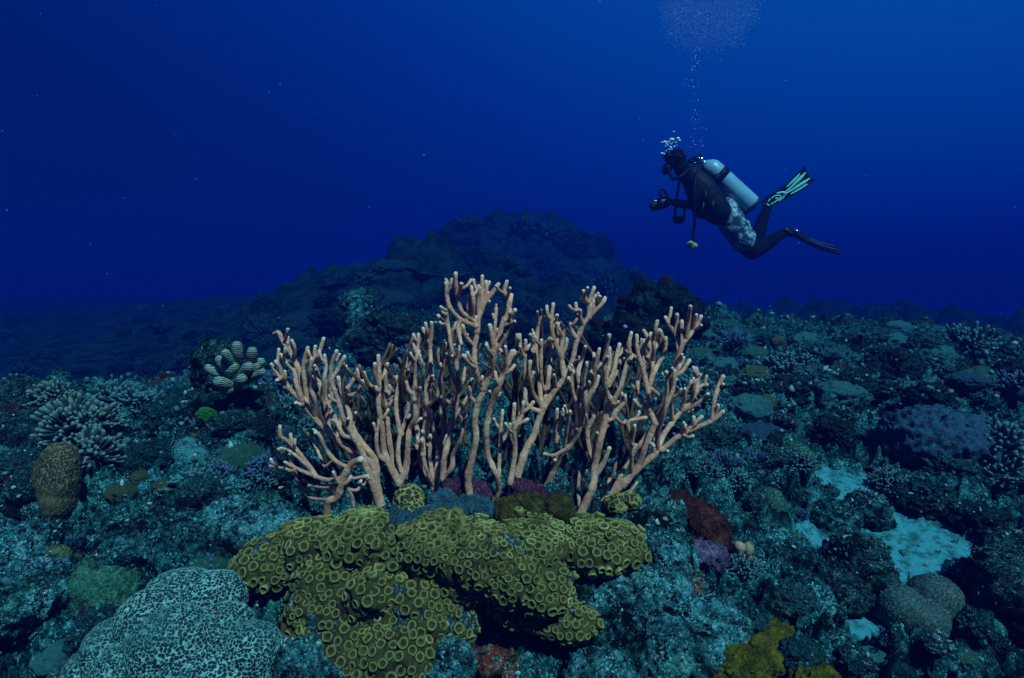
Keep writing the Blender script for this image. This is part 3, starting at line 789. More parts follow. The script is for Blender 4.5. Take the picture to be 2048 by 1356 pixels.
  ('R', 4.8, 4, [(1025,365),(1035,270),(1045,190)]),
  ('R', 5, 4, [(985,430),(970,340),(935,285),(915,248)]),
  ('R', 4.6, 3.8, [(968,340),(975,280),(975,233)]),
  ('R', 4.4, 3.8, [(1005,390),(1000,320),(1000,268)]),
  ('R', 4.6, 4, [(955,560),(1000,530),(1040,472)]),
  ('R', 4.4, 3.8, [(970,520),(1000,490),(1010,458)]),
  ('R', 4.4, 3.8, [(1060,315),(1068,270),(1076,235)]),
  ('R', 7.5, 4, [(862,800),(832,720),(820,620),(802,530),(800,440),(805,368)]),
  ('R', 6, 4.2, [(822,640),(848,550),(880,485),(915,420),(918,355)]),
  ('R', 5, 4, [(848,545),(850,430),(875,380),(884,315)]),
  ('R', 5.5, 4.2, [(808,550),(775,465),(735,440),(724,390),(736,328)]),
  ('R', 5, 4, [(790,500),(772,430),(765,342)]),
  ('R', 4.4, 3.8, [(812,480),(835,430),(828,393)]),
  ('R', 4.6, 3.8, [(848,470),(855,400),(850,345)]),
  ('R', 4.4, 3.8, [(852,370),(862,310),(872,268)]),
  ('R', 4.6, 4, [(835,380),(818,345),(803,318)]),
  ('R', 5, 4.4, [(830,610),(865,640),(895,662)]),
  ('R', 5, 4, [(830,720),(790,670),(770,640),(770,580)]),
  ('R', 4.6, 4, [(812,720),(780,712),(755,680)]),
  ('R', 7, 4, [(860,960),(900,870),(950,795),(990,745),(1040,690),(1072,640),(1086,560),(1074,515)]),
  ('R', 4.8, 3.8, [(1000,745),(1070,705),(1110,672),(1136,648)]),
  ('R', 4.4, 3.8, [(1072,650),(1100,605),(1130,597)]),
  ('R', 4.8, 4, [(952,795),(945,700),(951,618)]),
  ('R', 4.8, 4, [(1000,740),(1010,680),(1016,620)]),
  ('R', 4.4, 3.8, [(1045,690),(1062,630),(1062,568)]),
  ('R', 4.4, 3.6, [(1018,690),(1020,640),(1050,580)]),
  ('R', 6, 4, [(870,940),(878,840),(910,740),(922,640),(920,533)]),
  ('R', 4.8, 3.8, [(915,720),(955,620),(962,525)]),
  ('R', 5, 3.8, [(738,1060),(740,920),(755,812)]),
  ('R', 4.6, 3.8, [(745,910),(720,800),(770,778),(812,770)]),
  ('R', 4.6, 4, [(810,920),(835,905),(852,916)]),
  ('R', 4, 3, [(640,1180),(690,1168),(735,1150),(766,1108)]),
  ('R', 5.5, 4.6, [(630,1150),(720,1000),(790,900),(840,830)]),
 ]),
]
def make_colony(label, d0, branches, group):
    rg = np.random.default_rng(abs(hash(label)) % 1000 if False else len(label) * 7 + len(branches))
    placed = []          # photo x, photo y, depth, depth slope
    first = None; data = []
    for fr, r0, r1, pts in branches:
        pts = np.array(Lz(pts) if fr == 'L' else Rz(pts))
        if not placed: dep0 = d0
        else:
            A = np.concatenate(placed); dd = np.hypot(A[:, 0] - pts[0, 0], A[:, 1] - pts[0, 1]); k = dd.argmin()
            dep0 = A[k, 2] if dd[k] < 26 else d0 + rg.normal() * 0.02
            if dd[k] < 26: pts[0] = pts[0] * 0.35 + A[k, :2] * 0.65
        L = np.hypot(*np.diff(pts, axis=0).T).sum()
        tip = dep0 + rg.uniform(-1, 1) * min(0.11, 0.0006 * L + 0.015)
        tt = np.r_[0, np.cumsum(np.hypot(*np.diff(pts, axis=0).T))]; tt /= tt[-1]
        dep = dep0 + (tip - dep0) * tt ** 0.8 + np.r_[0, rg.normal(size=len(pts) - 1) * 0.006]
        n = max(8, int(L / 3.6)); C = catmull(np.column_stack([pts, dep]), n)
        t = np.linspace(0, 1, n)
        rad = (r0 + (r1 - r0) * t ** 0.55) * 0.98
        rad = rad * (1 + 0.20 * perlin(np.column_stack([t * L / 17, np.full(n, len(placed) * 3.7), 0 * t])))
        placed.append(C); data.append((C, rad))
    root = V(*data[0][0][0]); o = thing('branching_coral', label, 'coral', root, group)
    for C, rad in data:
        P = at(C[:, 0], C[:, 1], C[:, 2]); rm = rad * C[:, 2] / FPX
        v, f, arc = tube(P - np.array(root), rm, 12, 3, 0.11, 150.0)
        b = MB(); b.add(v, f, np.clip(1.15 - arc / 0.011, 0, 1) * 0.85)
        L = np.hypot(*np.diff(C[:, :2], axis=0).T).sum()
        for k in range(int(L / 80 + rg.random() * .8)):           # short side twigs
            i0 = int(len(C) * rg.uniform(0.5, 0.93)); tg = C[min(i0 + 2, len(C) - 1), :2] - C[i0 - 2, :2]; tg /= max(1e-6, np.hypot(*tg))
            a_ = rg.choice([-1, 1]) * rg.uniform(0.5, 1.0); dr = np.array([tg[0] * math.cos(a_) - tg[1] * math.sin(a_), tg[0] * math.sin(a_) + tg[1] * math.cos(a_)]); ln = rg.uniform(9, 30)
            q0 = C[i0]; q1 = q0 + np.array([dr[0] * ln * .55, dr[1] * ln * .55, rg.normal() * .012]); q2 = q1 + np.array([dr[0] * ln * .3, dr[1] * ln * .3 - ln * .22, rg.normal() * .01])
            S = catmull(np.array([q0, q1, q2]), 7); v2, f2_, arc2 = tube(at(S[:, 0], S[:, 1], S[:, 2]) - np.array(root), np.linspace(min(rad[i0] * .8, 4.4), 3.3, 7) * S[:, 2] / FPX, 10, 3, 0.11, 150.0)
            b.add(v2, f2_, np.clip(1.15 - arc2 / 0.010, 0, 1) * 0.8)
        obj('branch', b.mesh('branch', 'tip'), M['branch'], o)
    return o
for label, d0, br in COLONIES: make_colony(label, d0, br, 'tan branching corals standing in a row')
# smaller colonies grown behind the row
def grow(rg, base, top_dir, height, r0, depth=0, out=None):
    if out is None: out = []
    d = np.array(top_dir) / np.linalg.norm(top_dir); n = 4; P = [np.array(base)]
    for k in range(n):
        d = d + rg.normal(size=3) * np.array([0.16, 0.16, 0.05]) + np.array([0, 0, 0.12]); d /= np.linalg.norm(d); P.append(P[-1] + d * height / n)
    r1 = max(0.0036, r0 * 0.55); out.append((np.array(P), r0, r1))
    if depth < 2:
        for k in range(3 if depth == 0 else 2):
            b = P[1 + k % 3] ; a = rg.uniform(0, 6.28)
            grow(rg, b, d * 0.8 + np.array([math.cos(a) * 0.7, math.sin(a) * 0.5, 0.25]), height * rg.uniform(0.4, 0.7), max(0.004, r0 * 0.75), depth + 1, out)
    return out
REAR = [(690, 985, 1.47, 'slim shaded coral showing behind the left fan'), (800, 985, 1.45, 'slim shaded coral showing behind the parallel stems'), (900, 980, 1.48, 'slim shaded coral showing behind the curved yellowish arm'),
        (1010, 980, 1.47, 'slim shaded coral showing behind the tallest coral at its right'), (1060, 975, 1.52, 'slim shaded coral showing behind the leaning coral'), (1180, 975, 1.5, 'slim shaded coral showing behind the two long forks'), (1255, 975, 1.48, 'slim shaded coral showing behind the cup-shaped crown')]
for k, (px, py, d, label) in enumerate(REAR):
    rg = np.random.default_rng(50 + k); p = at(px, py, d); p[2] = H(p[0], p[1])[0] - 0.02
    o = thing('branching_coral', label, 'coral', p, 'slim corals behind the row')
    for j in range(3):
        for P, a, b in grow(rg, np.array([rg.normal() * 0.02, rg.normal() * 0.02, 0]), (rg.normal() * 0.35, rg.normal() * 0.25, 1), rg.uniform(0.22, 0.34), 0.0075):
            C = catmull(P, 14); v, f, arc = tube(C, np.linspace(a, b, 14), 8, 3, 0.1, 150.0)
            obj('branch', mesh_np('branch', v, f, {'tip': np.clip(1.15 - arc / 0.011, 0, 1) * 0.7}), M['branch_rear_shaded'], o)

# ------------------------------------------------------------------ the olive cup coral in the foreground
def blobs(items, voxel, smooth=4, sub=3):
    mb = MB()
    for px, py, d, rx, ry, rz in items:
        v, f = ellipsoid(at(px, py, d), (rx, ry, rz), sub); mb.add(v, f)
    return remesh(mb, voxel, smooth)
OL = [(555,1122,1.11,.075,.07,.045),(520,1132,1.13,.040,.05,.032),(640,1088,1.12,.075,.07,.038),(720,1078,1.10,.075,.07,.042),(790,1110,1.06,.05,.05,.035),(870,1090,1.08,.085,.085,.048),(960,1105,1.06,.09,.085,.05),
      (1060,1085,1.12,.10,.09,.042),(1180,1090,1.12,.08,.075,.038),(1245,1098,1.13,.045,.055,.035),(660,1150,1.06,.06,.055,.038),(760,1170,1.02,.055,.055,.035),(830,1190,1.02,.05,.05,.032),(930,1150,1.06,.07,.06,.045),
      (1020,1150,1.04,.06,.06,.045),(1085,1175,1.03,.055,.055,.034),(1120,1235,1.05,.075,.06,.022),(1050,1212,1.06,.06,.06,.028),(620,1200,1.04,.035,.04,.03),
      (690,1230,1.05,.11,.07,.075),(830,1245,1.03,.10,.07,.075),(900,1235,1.05,.05,.06,.055),(700,1310,1.01,.10,.07,.08),(790,1330,.985,.085,.07,.085),(730,1410,.97,.12,.08,.09),(650,1290,1.02,.06,.06,.06),(725,1215,1.0,.022,.025,.02),(655,1250,1.0,.016,.02,.018),(800,1280,.985,.018,.02,.016)]
me = blobs(OL, 0.0038, 9)
ON0 = normals_np(me)
displace(me, lambda v: 0.022 * fbm(v * 13, 3) + 0.010 * fbm(v * 34, 2, True) + 0.004 * fbm(v * 90, 2))
me.update()
OV, ON = get_np(me), normals_np(me)
ON = ON * 0.5 + ON0 * 0.5; ON /= np.linalg.norm(ON, axis=1)[:, None]
org = np.array(V(850, 1330, 1.02))
# cup sites: spread over the faces that look up or towards the camera
ok = np.where((ON @ np.array([0, -0.75, 0.55]) > 0.02))[0]
ok = np.random.default_rng(3).permutation(ok); sites = []
sp_grid = {}
_up = sstep(-0.50, -0.40, OV[:, 2] + 0.09 * (OV[:, 1] - 1.0) / 0.2 + 0.05 * perlin(OV * 8))
BIG = 0.0160 - 0.0015 * _up + 0.004 * perlin(OV * 9)
GAP = fbm(OV * 13 + 40, 3) + 0.25 * perlin(OV * 50)
ok = ok[GAP[ok] < 0.30]
for i in ok:
    p = OV[i]; big = BIG[i]
    key = tuple((p / 0.03).astype(int)); good = True
    for dx in (-1, 0, 1):
        for dy in (-1, 0, 1):
            for dz in (-1, 0, 1):
                for q, b in sp_grid.get((key[0] + dx, key[1] + dy, key[2] + dz), ()):
                    if np.linalg.norm(OV[q] - p) < (big + b) / 2: good = False
    if good: sp_grid.setdefault(key, []).append((i, big)); sites.append((i, big))
# even the spacing out, then dish every cell
S_ = np.array([OV[i] for i, b in sites]); vis = np.where(ON @ np.array([0, -0.75, 0.55]) > -0.05)[0]
def nearest2(P, S):
    k1 = np.empty(len(P), int); d1 = np.empty(len(P)); d2 = np.empty(len(P))
    for c in range(0, len(P), 4000):
        D = np.linalg.norm(P[c:c + 4000, None] - S[None], axis=2); o2 = np.argpartition(D, 1, axis=1)[:, :2]; v2 = np.take_along_axis(D, o2, 1); w = v2.argmin(1); r_ = np.arange(len(D))
        k1[c:c + 4000] = o2[r_, w]; d1[c:c + 4000] = v2[r_, w]; d2[c:c + 4000] = v2[r_, 1 - w]
    return k1, d1, d2
gv = vis[GAP[vis] < 0.33][::4]
for it in range(3):
    k1, d1, d2 = nearest2(OV[gv], S_); cnt = np.bincount(k1, minlength=len(S_))[:, None]
    cen = np.stack([np.bincount(k1, OV[gv][:, c], len(S_)) for c in range(3)], 1) / np.maximum(cnt, 1); S_ = np.where(cnt > 0, cen, S_)
near = np.array([vis[np.argmin(((OV[vis] - s) ** 2).sum(1))] for s in S_]); near = np.unique(near)
SP_ = OV[near]; DN = np.array([np.partition(np.linalg.norm(SP_ - s, axis=1), 2)[1:3].mean() for s in SP_]); SB = np.clip(DN, 0.010, 0.023)
sites = list(zip(near, SB))
k1, d1, d2 = nearest2(OV, SP_)
edge = 1 - sstep(0.001, 0.0055, d2 - d1); edge *= sstep(0.028, 0.016, d1); rel = d1 / SB[k1]
upv = _up * sstep(0.36, 0.28, GAP)
set_np(me, OV + ON * (0.0045 * edge * upv - 0.003 * sstep(0.6, 0.2, rel) * upv)[:, None] - org)
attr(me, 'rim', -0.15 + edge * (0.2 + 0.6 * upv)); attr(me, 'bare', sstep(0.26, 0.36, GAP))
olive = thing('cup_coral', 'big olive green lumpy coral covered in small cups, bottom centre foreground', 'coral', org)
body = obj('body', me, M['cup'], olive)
def cup_mesh(seed, h):
    a = np.arange(12) / 12 * 2 * math.pi; lift = max(0, h - 1.0)
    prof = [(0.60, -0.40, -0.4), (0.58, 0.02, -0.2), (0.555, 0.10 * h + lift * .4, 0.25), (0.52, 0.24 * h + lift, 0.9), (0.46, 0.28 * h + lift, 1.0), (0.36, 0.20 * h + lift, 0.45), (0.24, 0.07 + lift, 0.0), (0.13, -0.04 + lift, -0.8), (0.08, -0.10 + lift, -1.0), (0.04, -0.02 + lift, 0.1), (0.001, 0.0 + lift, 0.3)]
    rg = np.random.default_rng(seed); wob = 1 + rg.normal(size=12) * 0.06; hz = rg.normal(size=12) * 0.07
    v, f, at_ = [], [], []
    for r_, z_, k_ in prof:
        for j in range(12): v.append((r_ * wob[j] * math.cos(a[j]), r_ * wob[j] * math.sin(a[j]), z_ + (hz[j] if z_ > 0.2 else 0))); at_.append(k_)
    for k in range(len(prof) - 1):
        for j in range(12): j2 = (j + 1) % 12; f.append((k * 12 + j, k * 12 + j2, (k + 1) * 12 + j2, (k + 1) * 12 + j))
    return np.array(v), f, np.array(at_)
CUPS = [cup_mesh(s, h) for s, h in enumerate((0.6, 0.8, 0.95, 1.12, 0.7, 1.4))]
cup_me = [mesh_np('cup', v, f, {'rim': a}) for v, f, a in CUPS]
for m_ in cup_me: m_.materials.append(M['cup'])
camv = -(SP_ / np.linalg.norm(SP_, axis=1)[:, None]); facing = (np.array([ON[i] for i, b in sites]) * camv).sum(1)
px_ = SP_[:, 0] / SP_[:, 1]; order = np.argsort(-(facing * SB))
rest = MB(); rg = np.random.default_rng(9); ncup = 0
for o_ in order:
    i, b = sites[o_]; n = Vector(ON[i].tolist()); n = (n + Vector((0, -0.05, 0.10))).normalized(); q = n.to_track_quat('Z', 'Y') @ Quaternion((0, 0, 1), rg.uniform(0, 6.28))
    tall = perlin(OV[i][None] * 14 + 3)[0]; vi = (3 if rg.random() < 0.5 else 5) if tall > 0.46 else int(rg.integers(0, 3)) if tall < 0.1 else int(rg.choice([1, 2, 4]))
    s = b * rg.uniform(1.06, 1.16) * (1.0 if _up[i] > .5 else .80)
    if ncup < 300:
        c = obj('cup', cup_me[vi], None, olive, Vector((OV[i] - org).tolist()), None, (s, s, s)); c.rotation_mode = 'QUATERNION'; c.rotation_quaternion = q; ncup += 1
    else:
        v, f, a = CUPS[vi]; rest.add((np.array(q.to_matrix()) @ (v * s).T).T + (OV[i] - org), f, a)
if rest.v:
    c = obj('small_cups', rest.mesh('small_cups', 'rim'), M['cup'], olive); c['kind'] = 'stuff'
print('cups', len(sites))

# ------------------------------------------------------------------ honeycomb corals
def honeycomb(name, label, items, voxel, cell, depth, mat, cat='coral', wob=0.006):
    me = blobs(items, voxel, 5)
    displace(me, lambda v: wob * 1.4 * fbm(v * 18, 4)); me.update()
    v = get_np(me)
    q = v * cell + 0.12 * np.stack([perlin(v * cell * 0.6), perlin(v * cell * 0.6 + 9), perlin(v * cell * 0.6 + 27)], -1)
    f1, f2, _ = worley(q, 3, 0.72); rg = 1 - sstep(0.05, 0.22, f2 - f1)
    displace(me, lambda v_: depth * rg); attr(me, 'ridge', rg)
    c = v.mean(0); c[2] = v[:, 2].min(); set_np(me, get_np(me) - c)
    return tag(obj(name, me, M[mat], None, c), label, cat)
honeycomb('honeycomb_coral', 'large pale teal honeycomb coral with white ridges, bottom left corner', [(365,1200,1.02,.065,.06,.055),(430,1195,1.02,.055,.06,.045),(300,1250,.97,.055,.06,.055),(350,1300,.93,.075,.07,.07),(445,1270,.96,.055,.055,.05),(510,1310,.93,.045,.05,.055),(225,1300,.95,.04,.06,.05),(260,1350,.92,.06,.06,.06),(400,1370,.9,.09,.08,.06),(185,1345,.93,.04,.05,.04)], 0.0017, 160.0, 0.0022, 'brain_pale')
honeycomb('honeycomb_coral', 'upright oval brown honeycomb coral on the left reef edge', [(115,960,1.36,.048,.05,.082),(118,930,1.36,.040,.045,.055),(112,1000,1.36,.045,.05,.055)], 0.0024, 170.0, 0.0014, 'brain_brown', wob=0.003)
honeycomb('honeycomb_coral', 'dark green honeycomb coral with a saddle top right of the red algae', [(1495,1025,1.40,.050,.05,.040),(1540,1015,1.40,.038,.045,.050),(1515,1050,1.39,.055,.05,.045)], 0.0024, 165.0, 0.0014, 'brain_green', wob=0.003)
honeycomb('honeycomb_coral', 'grey green double-domed honeycomb coral lying on the sand', [(1800,1215,1.17,.050,.05,.046),(1870,1195,1.18,.052,.05,.046),(1840,1235,1.16,.065,.05,.045)], 0.0024, 180.0, 0.0012, 'brain_grey', wob=0.004)
honeycomb('honeycomb_coral', 'green and maroon honeycomb dome beside the dark rock hollow', [(1590,925,1.62,.055,.055,.06),(1570,945,1.62,.05,.05,.05)], 0.0028, 150.0, 0.0015, 'brain_green', wob=0.004)
honeycomb('honeycomb_coral', 'small round pale coral under the sand near the right edge', [(1975,1235,1.15,.027,.03,.03)], 0.0022, 190.0, 0.001, 'brain_grey', wob=0.004)

# ------------------------------------------------------------------ named reef pieces
def mat_finger():
    t = NT('finger_coral'); w = t.n.new('ShaderNodeTexWave'); w.inputs['Scale'].default_value = 55.0; w.inputs['Distortion'].default_value = 7.0; w.inputs['Detail'].default_value = 2.0
    w.bands_direction = 'Z'; t.l.new(t.co, w.inputs['Vector']); k = t.sel(w.outputs['Fac'], 0.35, 0.65); n = t.noise(30, 3)
    c = t.mix(k, (0.05, 0.085, 0.07), (0.26, 0.36, 0.28)); c = t.mix(t.sel(n, 0.55, 0.7), c, (0.20, 0.12, 0.07))
    return t.done(c, 0.75, 0.2, w.outputs['Fac'], 0.5, 0.004)
M['finger'] = mat_finger()
M['tuft_olive'] = mat_nub('olive_tuft', (0.02, 0.025, 0.004), (0.10, 0.10, 0.015))
M['tuft_brown'] = mat_nub('brown_tuft', (0.006, 0.004, 0.003), (0.05, 0.025, 0.012))
def solo(name, label, cat, *a, **k):
    o = put(name, *a, **k)
    if o is not None: tag(o, label, cat)
    return o
def lump(name, label, cat, items, mat, voxel=0.006, rough=0.02, fine=0.006, f0=14.0):
    me = blobs(items, voxel, 3); 
    displace(me, lambda v: rough * fbm(v * f0, 4, True) + fine * fbm(v * f0 * 5, 3, True)); v = get_np(me)
    c = v.mean(0); c[2] = v[:, 2].min(); set_np(me, v - c)
    o = tag(obj(name, me, M[mat], None, c), label, cat)
    if mat.startswith('rock'): SURF.append((o, 260))
    elif mat.startswith('dome'): SURF.append((o, 30))
    return o
# left side
lump('rock_outcrop', 'tall dark overhanging rock outcrop carrying the stubby finger coral', 'rock', [(455,830,1.80,.10,.10,.13),(440,750,1.82,.055,.07,.085),(500,850,1.78,.08,.09,.10),(470,920,1.76,.11,.1,.08),(425,720,1.83,.035,.05,.05)], 'rock_dark', 0.008, 0.03, 0.012)
fc = thing('finger_coral', 'stubby pale finger coral with fine stripes on top of the dark outcrop', 'coral', V(465, 775, 1.70))
for (a, b, r_) in [((1705,330),(1690,185),38),((1790,360),(1800,225),37),((1740,400),(1862,300),34),((1700,420),(1775,335),40),((1600,400),(1665,335),44),((1640,400),(1568,285),36),((1680,360),(1608,235),32),((1620,430),(1490,345),32),((1680,480),(1560,440),42),((1700,480),(1600,500),36),((1690,470),(1725,420),40),((1740,450),(1870,372),30),((1760,430),(1830,330),30)]:
    dd = 1.67 + random.uniform(-0.05, 0.03)
    P = np.array([at(a[0] / 3.568, 640 + a[1] / 3.568, 1.70), at((a[0] + b[0]) / 7.136, 640 + (a[1] + b[1]) / 7.136, (1.70 + dd) / 2 - 0.01), at(b[0] / 3.568, 640 + b[1] / 3.568, dd)])
    rm = r_ / 3.568 * 1.68 / FPX
    v, f, _ = tube(catmull(P - np.array(fc.location), 9), np.array([.65, .68, .72, .78, .84, .9, .96, 1.0, .92]) * rm, 14, 4, 0.07, 60)
    obj('lobe', mesh_np('lobe', v, f), M['finger'], fc)
solo('green_sponge', 'small bright green sponge on the dark outcrop', 'sponge', 'boulder', 3, 'green_bright', 413, 838, 34, d=1.66, sink=0.1)
for o in [bpy.data.objects.get('green_sponge')]:
    if o: o.location = V(413, 828, 1.665)
def nubs(label, px, py, w, mat, k, d=None, asp=(1, 1, 1), name='soft_coral', cat='coral'):
    if d is None: d = float(hits([(px, py + w * 0.2)])[0])
    o = pobj(name, 'nub', k, mat, V(px, py, d)); s = w * d / FPX / 2 / 1.05
    o.scale = (s * asp[0], s * asp[1], s * asp[2]); o.rotation_euler = (random.uniform(-.3, .3), random.uniform(-.3, .3), random.uniform(0, 6)); return tag(o, label, cat)
nubs('pale knobbly soft coral head on the left reef edge, highest of the cluster', 108, 800, 72, 'nub_pink', 0, 1.62)
nubs('tiny pale knobbly soft coral head peeking right of the highest one', 152, 803, 34, 'nub_pink', 1, 1.62)
nubs('broad pale knobbly soft coral head in the middle of the left cluster', 148, 862, 120, 'nub_pink', 2, 1.55)
nubs('pale knobbly soft coral head right above the oval brown coral', 195, 850, 80, 'nub_pink', 3, 1.57)
nubs('drooping pale knobbly soft coral head lowest of the left cluster', 185, 915, 105, 'nub_pink', 1, 1.50)
nubs('blue grey knobbly coral head left of the pale slab', 228, 800, 76, 'nub_teal', 2, 1.95)
nubs('blue grey knobbly coral head behind the pale slab', 275, 815, 90, 'nub_teal', 3, 1.95, (1.2, 1, .7))
nubs('flat blue knobbly coral below the dark outcrop', 395, 975, 95, 'nub_teal', 0, 1.45, (1.1, 1, .7))
nubs('small blue knobbly coral right of the flat one below the outcrop', 440, 955, 62, 'nub_blue', 1, 1.48, (1, 1, .9))
lump('rock', 'dark upright rock at the far left reef edge', 'rock', [(45,800,1.75,.055,.06,.06),(55,840,1.72,.075,.07,.06),(20,870,1.68,.08,.07,.06)], 'rock_dark', 0.008, 0.025, 0.01)
lump('rock_slab', 'pale sloping rock slab between the soft corals and the outcrop', 'rock', [(262,890,1.62,.04,.05,.045),(290,920,1.58,.05,.06,.045),(318,950,1.55,.045,.06,.04)], 'rock_pale', 0.006, 0.012, 0.006)
lump('leather_coral', 'smooth teal hump right of the pale slab', 'coral', [(375,905,1.55,.032,.04,.038),(392,925,1.54,.036,.04,.036)], 'dome_teal', 0.005, 0.006, 0.003)
solo('dome_coral', 'small yellowish round coral at the foot of the pale slab', 'coral', 'dome', 2, 'dome_olive', 277, 960, 36)
lump('dome_coral', 'dark green rounded coral left of the big pale honeycomb coral', 'coral', [(200,1165,1.13,.045,.05,.045),(215,1190,1.11,.045,.05,.04)], 'dome_green', 0.005, 0.018, 0.008, 26)
lump('dome_coral', 'yellow green knob between the pale blue lumps at the left edge', 'coral', [(110,1125,1.15,.024,.03,.035)], 'dome_olive', 0.005, 0.006, 0.003)
lump('leather_coral', 'pale blue lumpy coral at the left edge, upper one', 'coral', [(28,1110,1.13,.04,.05,.035),(62,1100,1.15,.03,.04,.035)], 'rock_pale', 0.005, 0.022, 0.010, 26)
lump('leather_coral', 'pale blue lumpy coral at the left edge, lower one', 'coral', [(60,1185,1.06,.045,.05,.045),(25,1200,1.04,.05,.05,.045),(95,1170,1.08,.03,.04,.03)], 'rock_pale', 0.005, 0.022, 0.010, 26)
lump('rock', 'mossy dark green rock behind the big pale honeycomb coral', 'rock', [(320,1080,1.22,.07,.07,.05),(380,1090,1.20,.07,.07,.05),(270,1090,1.2,.06,.07,.05)], 'rock', 0.007, 0.02, 0.01)
lump('rock', 'pale crusted rock left under the row of tan corals', 'rock', [(520,1060,1.22,.07,.07,.045),(470,1060,1.24,.06,.06,.05)], 'rock_pale', 0.007, 0.025, 0.012)
# around the olive coral
lump('crust_sponge', 'flat grey blue sponge spread behind the olive cups', 'sponge', [(800,1040,1.135,.035,.03,.012),(850,1045,1.13,.05,.035,.012),(900,1025,1.15,.05,.03,.011),(945,1018,1.16,.035,.025,.01),(885,1010,1.17,.02,.02,.016),(835,1062,1.10,.03,.025,.012)], 'blue_crust', 0.003, 0.018, 0.011, 30)
honeycomb('cup_coral', 'small olive knob of cups at the foot of the parallel stems', [(818,1000,1.17,.032,.03,.03),(825,1020,1.15,.028,.03,.022)], 0.0024, 95.0, 0.004, 'brain_olive', wob=0.008)
lump('plate_coral', 'thin olive plate at the foot of the tallest coral, left of a pair', 'coral', [(1030,1022,1.165,.037,.03,.010),(1062,1016,1.17,.030,.03,.011)], 'olive_plate', 0.003, 0.018, 0.011, 30)
lump('plate_coral', 'thin olive plate at the foot of the leaning coral, right of a pair', 'coral', [(1112,1020,1.17,.026,.028,.013)], 'olive_plate', 0.003, 0.018, 0.011, 30)
lump('pink_algae', 'magenta encrusting algae clump behind the left olive plate', 'algae', [(1050,990,1.22,.017,.02,.018),(1068,995,1.22,.014,.02,.012),(1036,980,1.23,.012,.015,.013)], 'magenta', 0.003, 0.018, 0.011, 50)
lump('pink_algae', 'magenta encrusting algae specks beside the foot of the tallest coral', 'algae', [(930,978,1.25,.014,.015,.012),(960,985,1.24,.012,.015,.012),(905,985,1.24,.01,.012,.012)], 'magenta', 0.003, 0.018, 0.011, 50)
honeycomb('cup_coral', 'olive cup ridge at the foot of the rightmost tan coral', [(1235,1010,1.22,.03,.03,.02),(1262,1002,1.22,.022,.03,.016)], 0.0024, 95.0, 0.004, 'brain_olive', wob=0.008)
lump('rock', 'pale crusted rock dome between the olive coral and the red algae', 'rock', [(1320,1025,1.24,.058,.06,.035),(1300,1070,1.19,.055,.06,.05),(1330,1110,1.15,.05,.06,.05)], 'rock_pale', 0.006, 0.016, 0.009)
lump('rock', 'pale ragged rock face right below the olive coral', 'rock', [(1220,1200,1.10,.07,.06,.05),(1300,1190,1.10,.06,.06,.045),(1270,1250,1.07,.055,.06,.045)], 'rock_pale', 0.006, 0.024, 0.013)
lump('rock', 'blue grey ragged rock along the bottom edge, right of the dark hollow', 'rock', [(1340,1305,1.00,.08,.07,.04),(1240,1365,.97,.09,.06,.03),(1420,1270,1.05,.06,.06,.04)], 'rock_pale', 0.006, 0.024, 0.013)
lump('rock', 'brown and white crusted rock inside the dark hollow', 'rock', [(1000,1300,1.09,.065,.05,.030),(1050,1325,1.07,.05,.05,.02),(960,1280,1.11,.04,.05,.03)], 'rock_brown', 0.005, 0.015, 0.008)
lump('rock', 'pale turf rock at the bottom edge left of the hollow', 'rock', [(905,1335,.955,.030,.03,.035),(880,1360,.95,.04,.03,.03)], 'rock_pale', 0.005, 0.012, 0.007)
lump('rock', 'pale turf rock between honeycomb coral and olive cups at the bottom edge', 'rock', [(600,1330,.93,.032,.03,.035),(625,1370,.92,.04,.03,.03)], 'rock_pale', 0.005, 0.012, 0.007)
lump('red_algae', 'bushy dark red algae clump on the pale rock', 'algae', [(1365,1030,1.24,.035,.04,.035),(1400,1050,1.22,.035,.04,.03),(1420,1075,1.20,.022,.03,.018)], 'red', 0.004, 0.022, 0.012, 34)
lump('purple_sponge', 'small lavender sponge under the red algae', 'sponge', [(1400,1108,1.16,.020,.02,.014),(1425,1112,1.16,.017,.02,.015)], 'lavender', 0.003, 0.018, 0.011, 50)
ps = thing('peach_sponge', 'cluster of rounded peach lobes right of the lavender sponge', 'sponge', V(1490, 1140, 1.2))
for (x, y, a, b) in [(1478,1095,12,14),(1496,1098,10,13),(1484,1120,14,13),(1505,1125,10,14),(1472,1128,10,10),(1500,1145,11,13)]:
    v, f = ico(3); s = 1.19 / FPX; o = obj('lobe', mesh_np('lobe', v * (1 + 0.25 * perlin(v * 1.6 + x) + 0.08 * perlin(v * 5 + y))[:, None] * np.array([a, a, b]) * s, f), M['peach'], ps, V(x, y, 1.19) - Vector(ps.location))
lump('tube_sponge', 'dark maroon sponge with a hole on the rock right of the olive coral', 'sponge', [(1362,1190,1.12,.032,.03,.035),(1385,1175,1.13,.022,.03,.03)], 'rock_brown', 0.004, 0.008, 0.004)
lump('yellow_algae', 'mustard yellow algae tuft at the bottom edge, upper one', 'algae', [(1545,1278,1.04,.026,.03,.012),(1525,1262,1.06,.018,.02,.010)], 'yellow', 0.0028, 0.022, 0.012, 60)
lump('yellow_algae', 'mustard yellow algae clump at the bottom edge, lower one', 'algae', [(1470,1330,.98,.05,.04,.022),(1520,1310,1.0,.03,.03,.016),(1430,1345,.97,.03,.03,.018)], 'yellow', 0.0028, 0.013, 0.012, 70)
lump('yellow_algae', 'yellow green algae patch at the bottom edge beside the blue rock', 'algae', [(1620,1350,.97,.03,.03,.016)], 'yellow', 0.0028, 0.018, 0.010, 60)
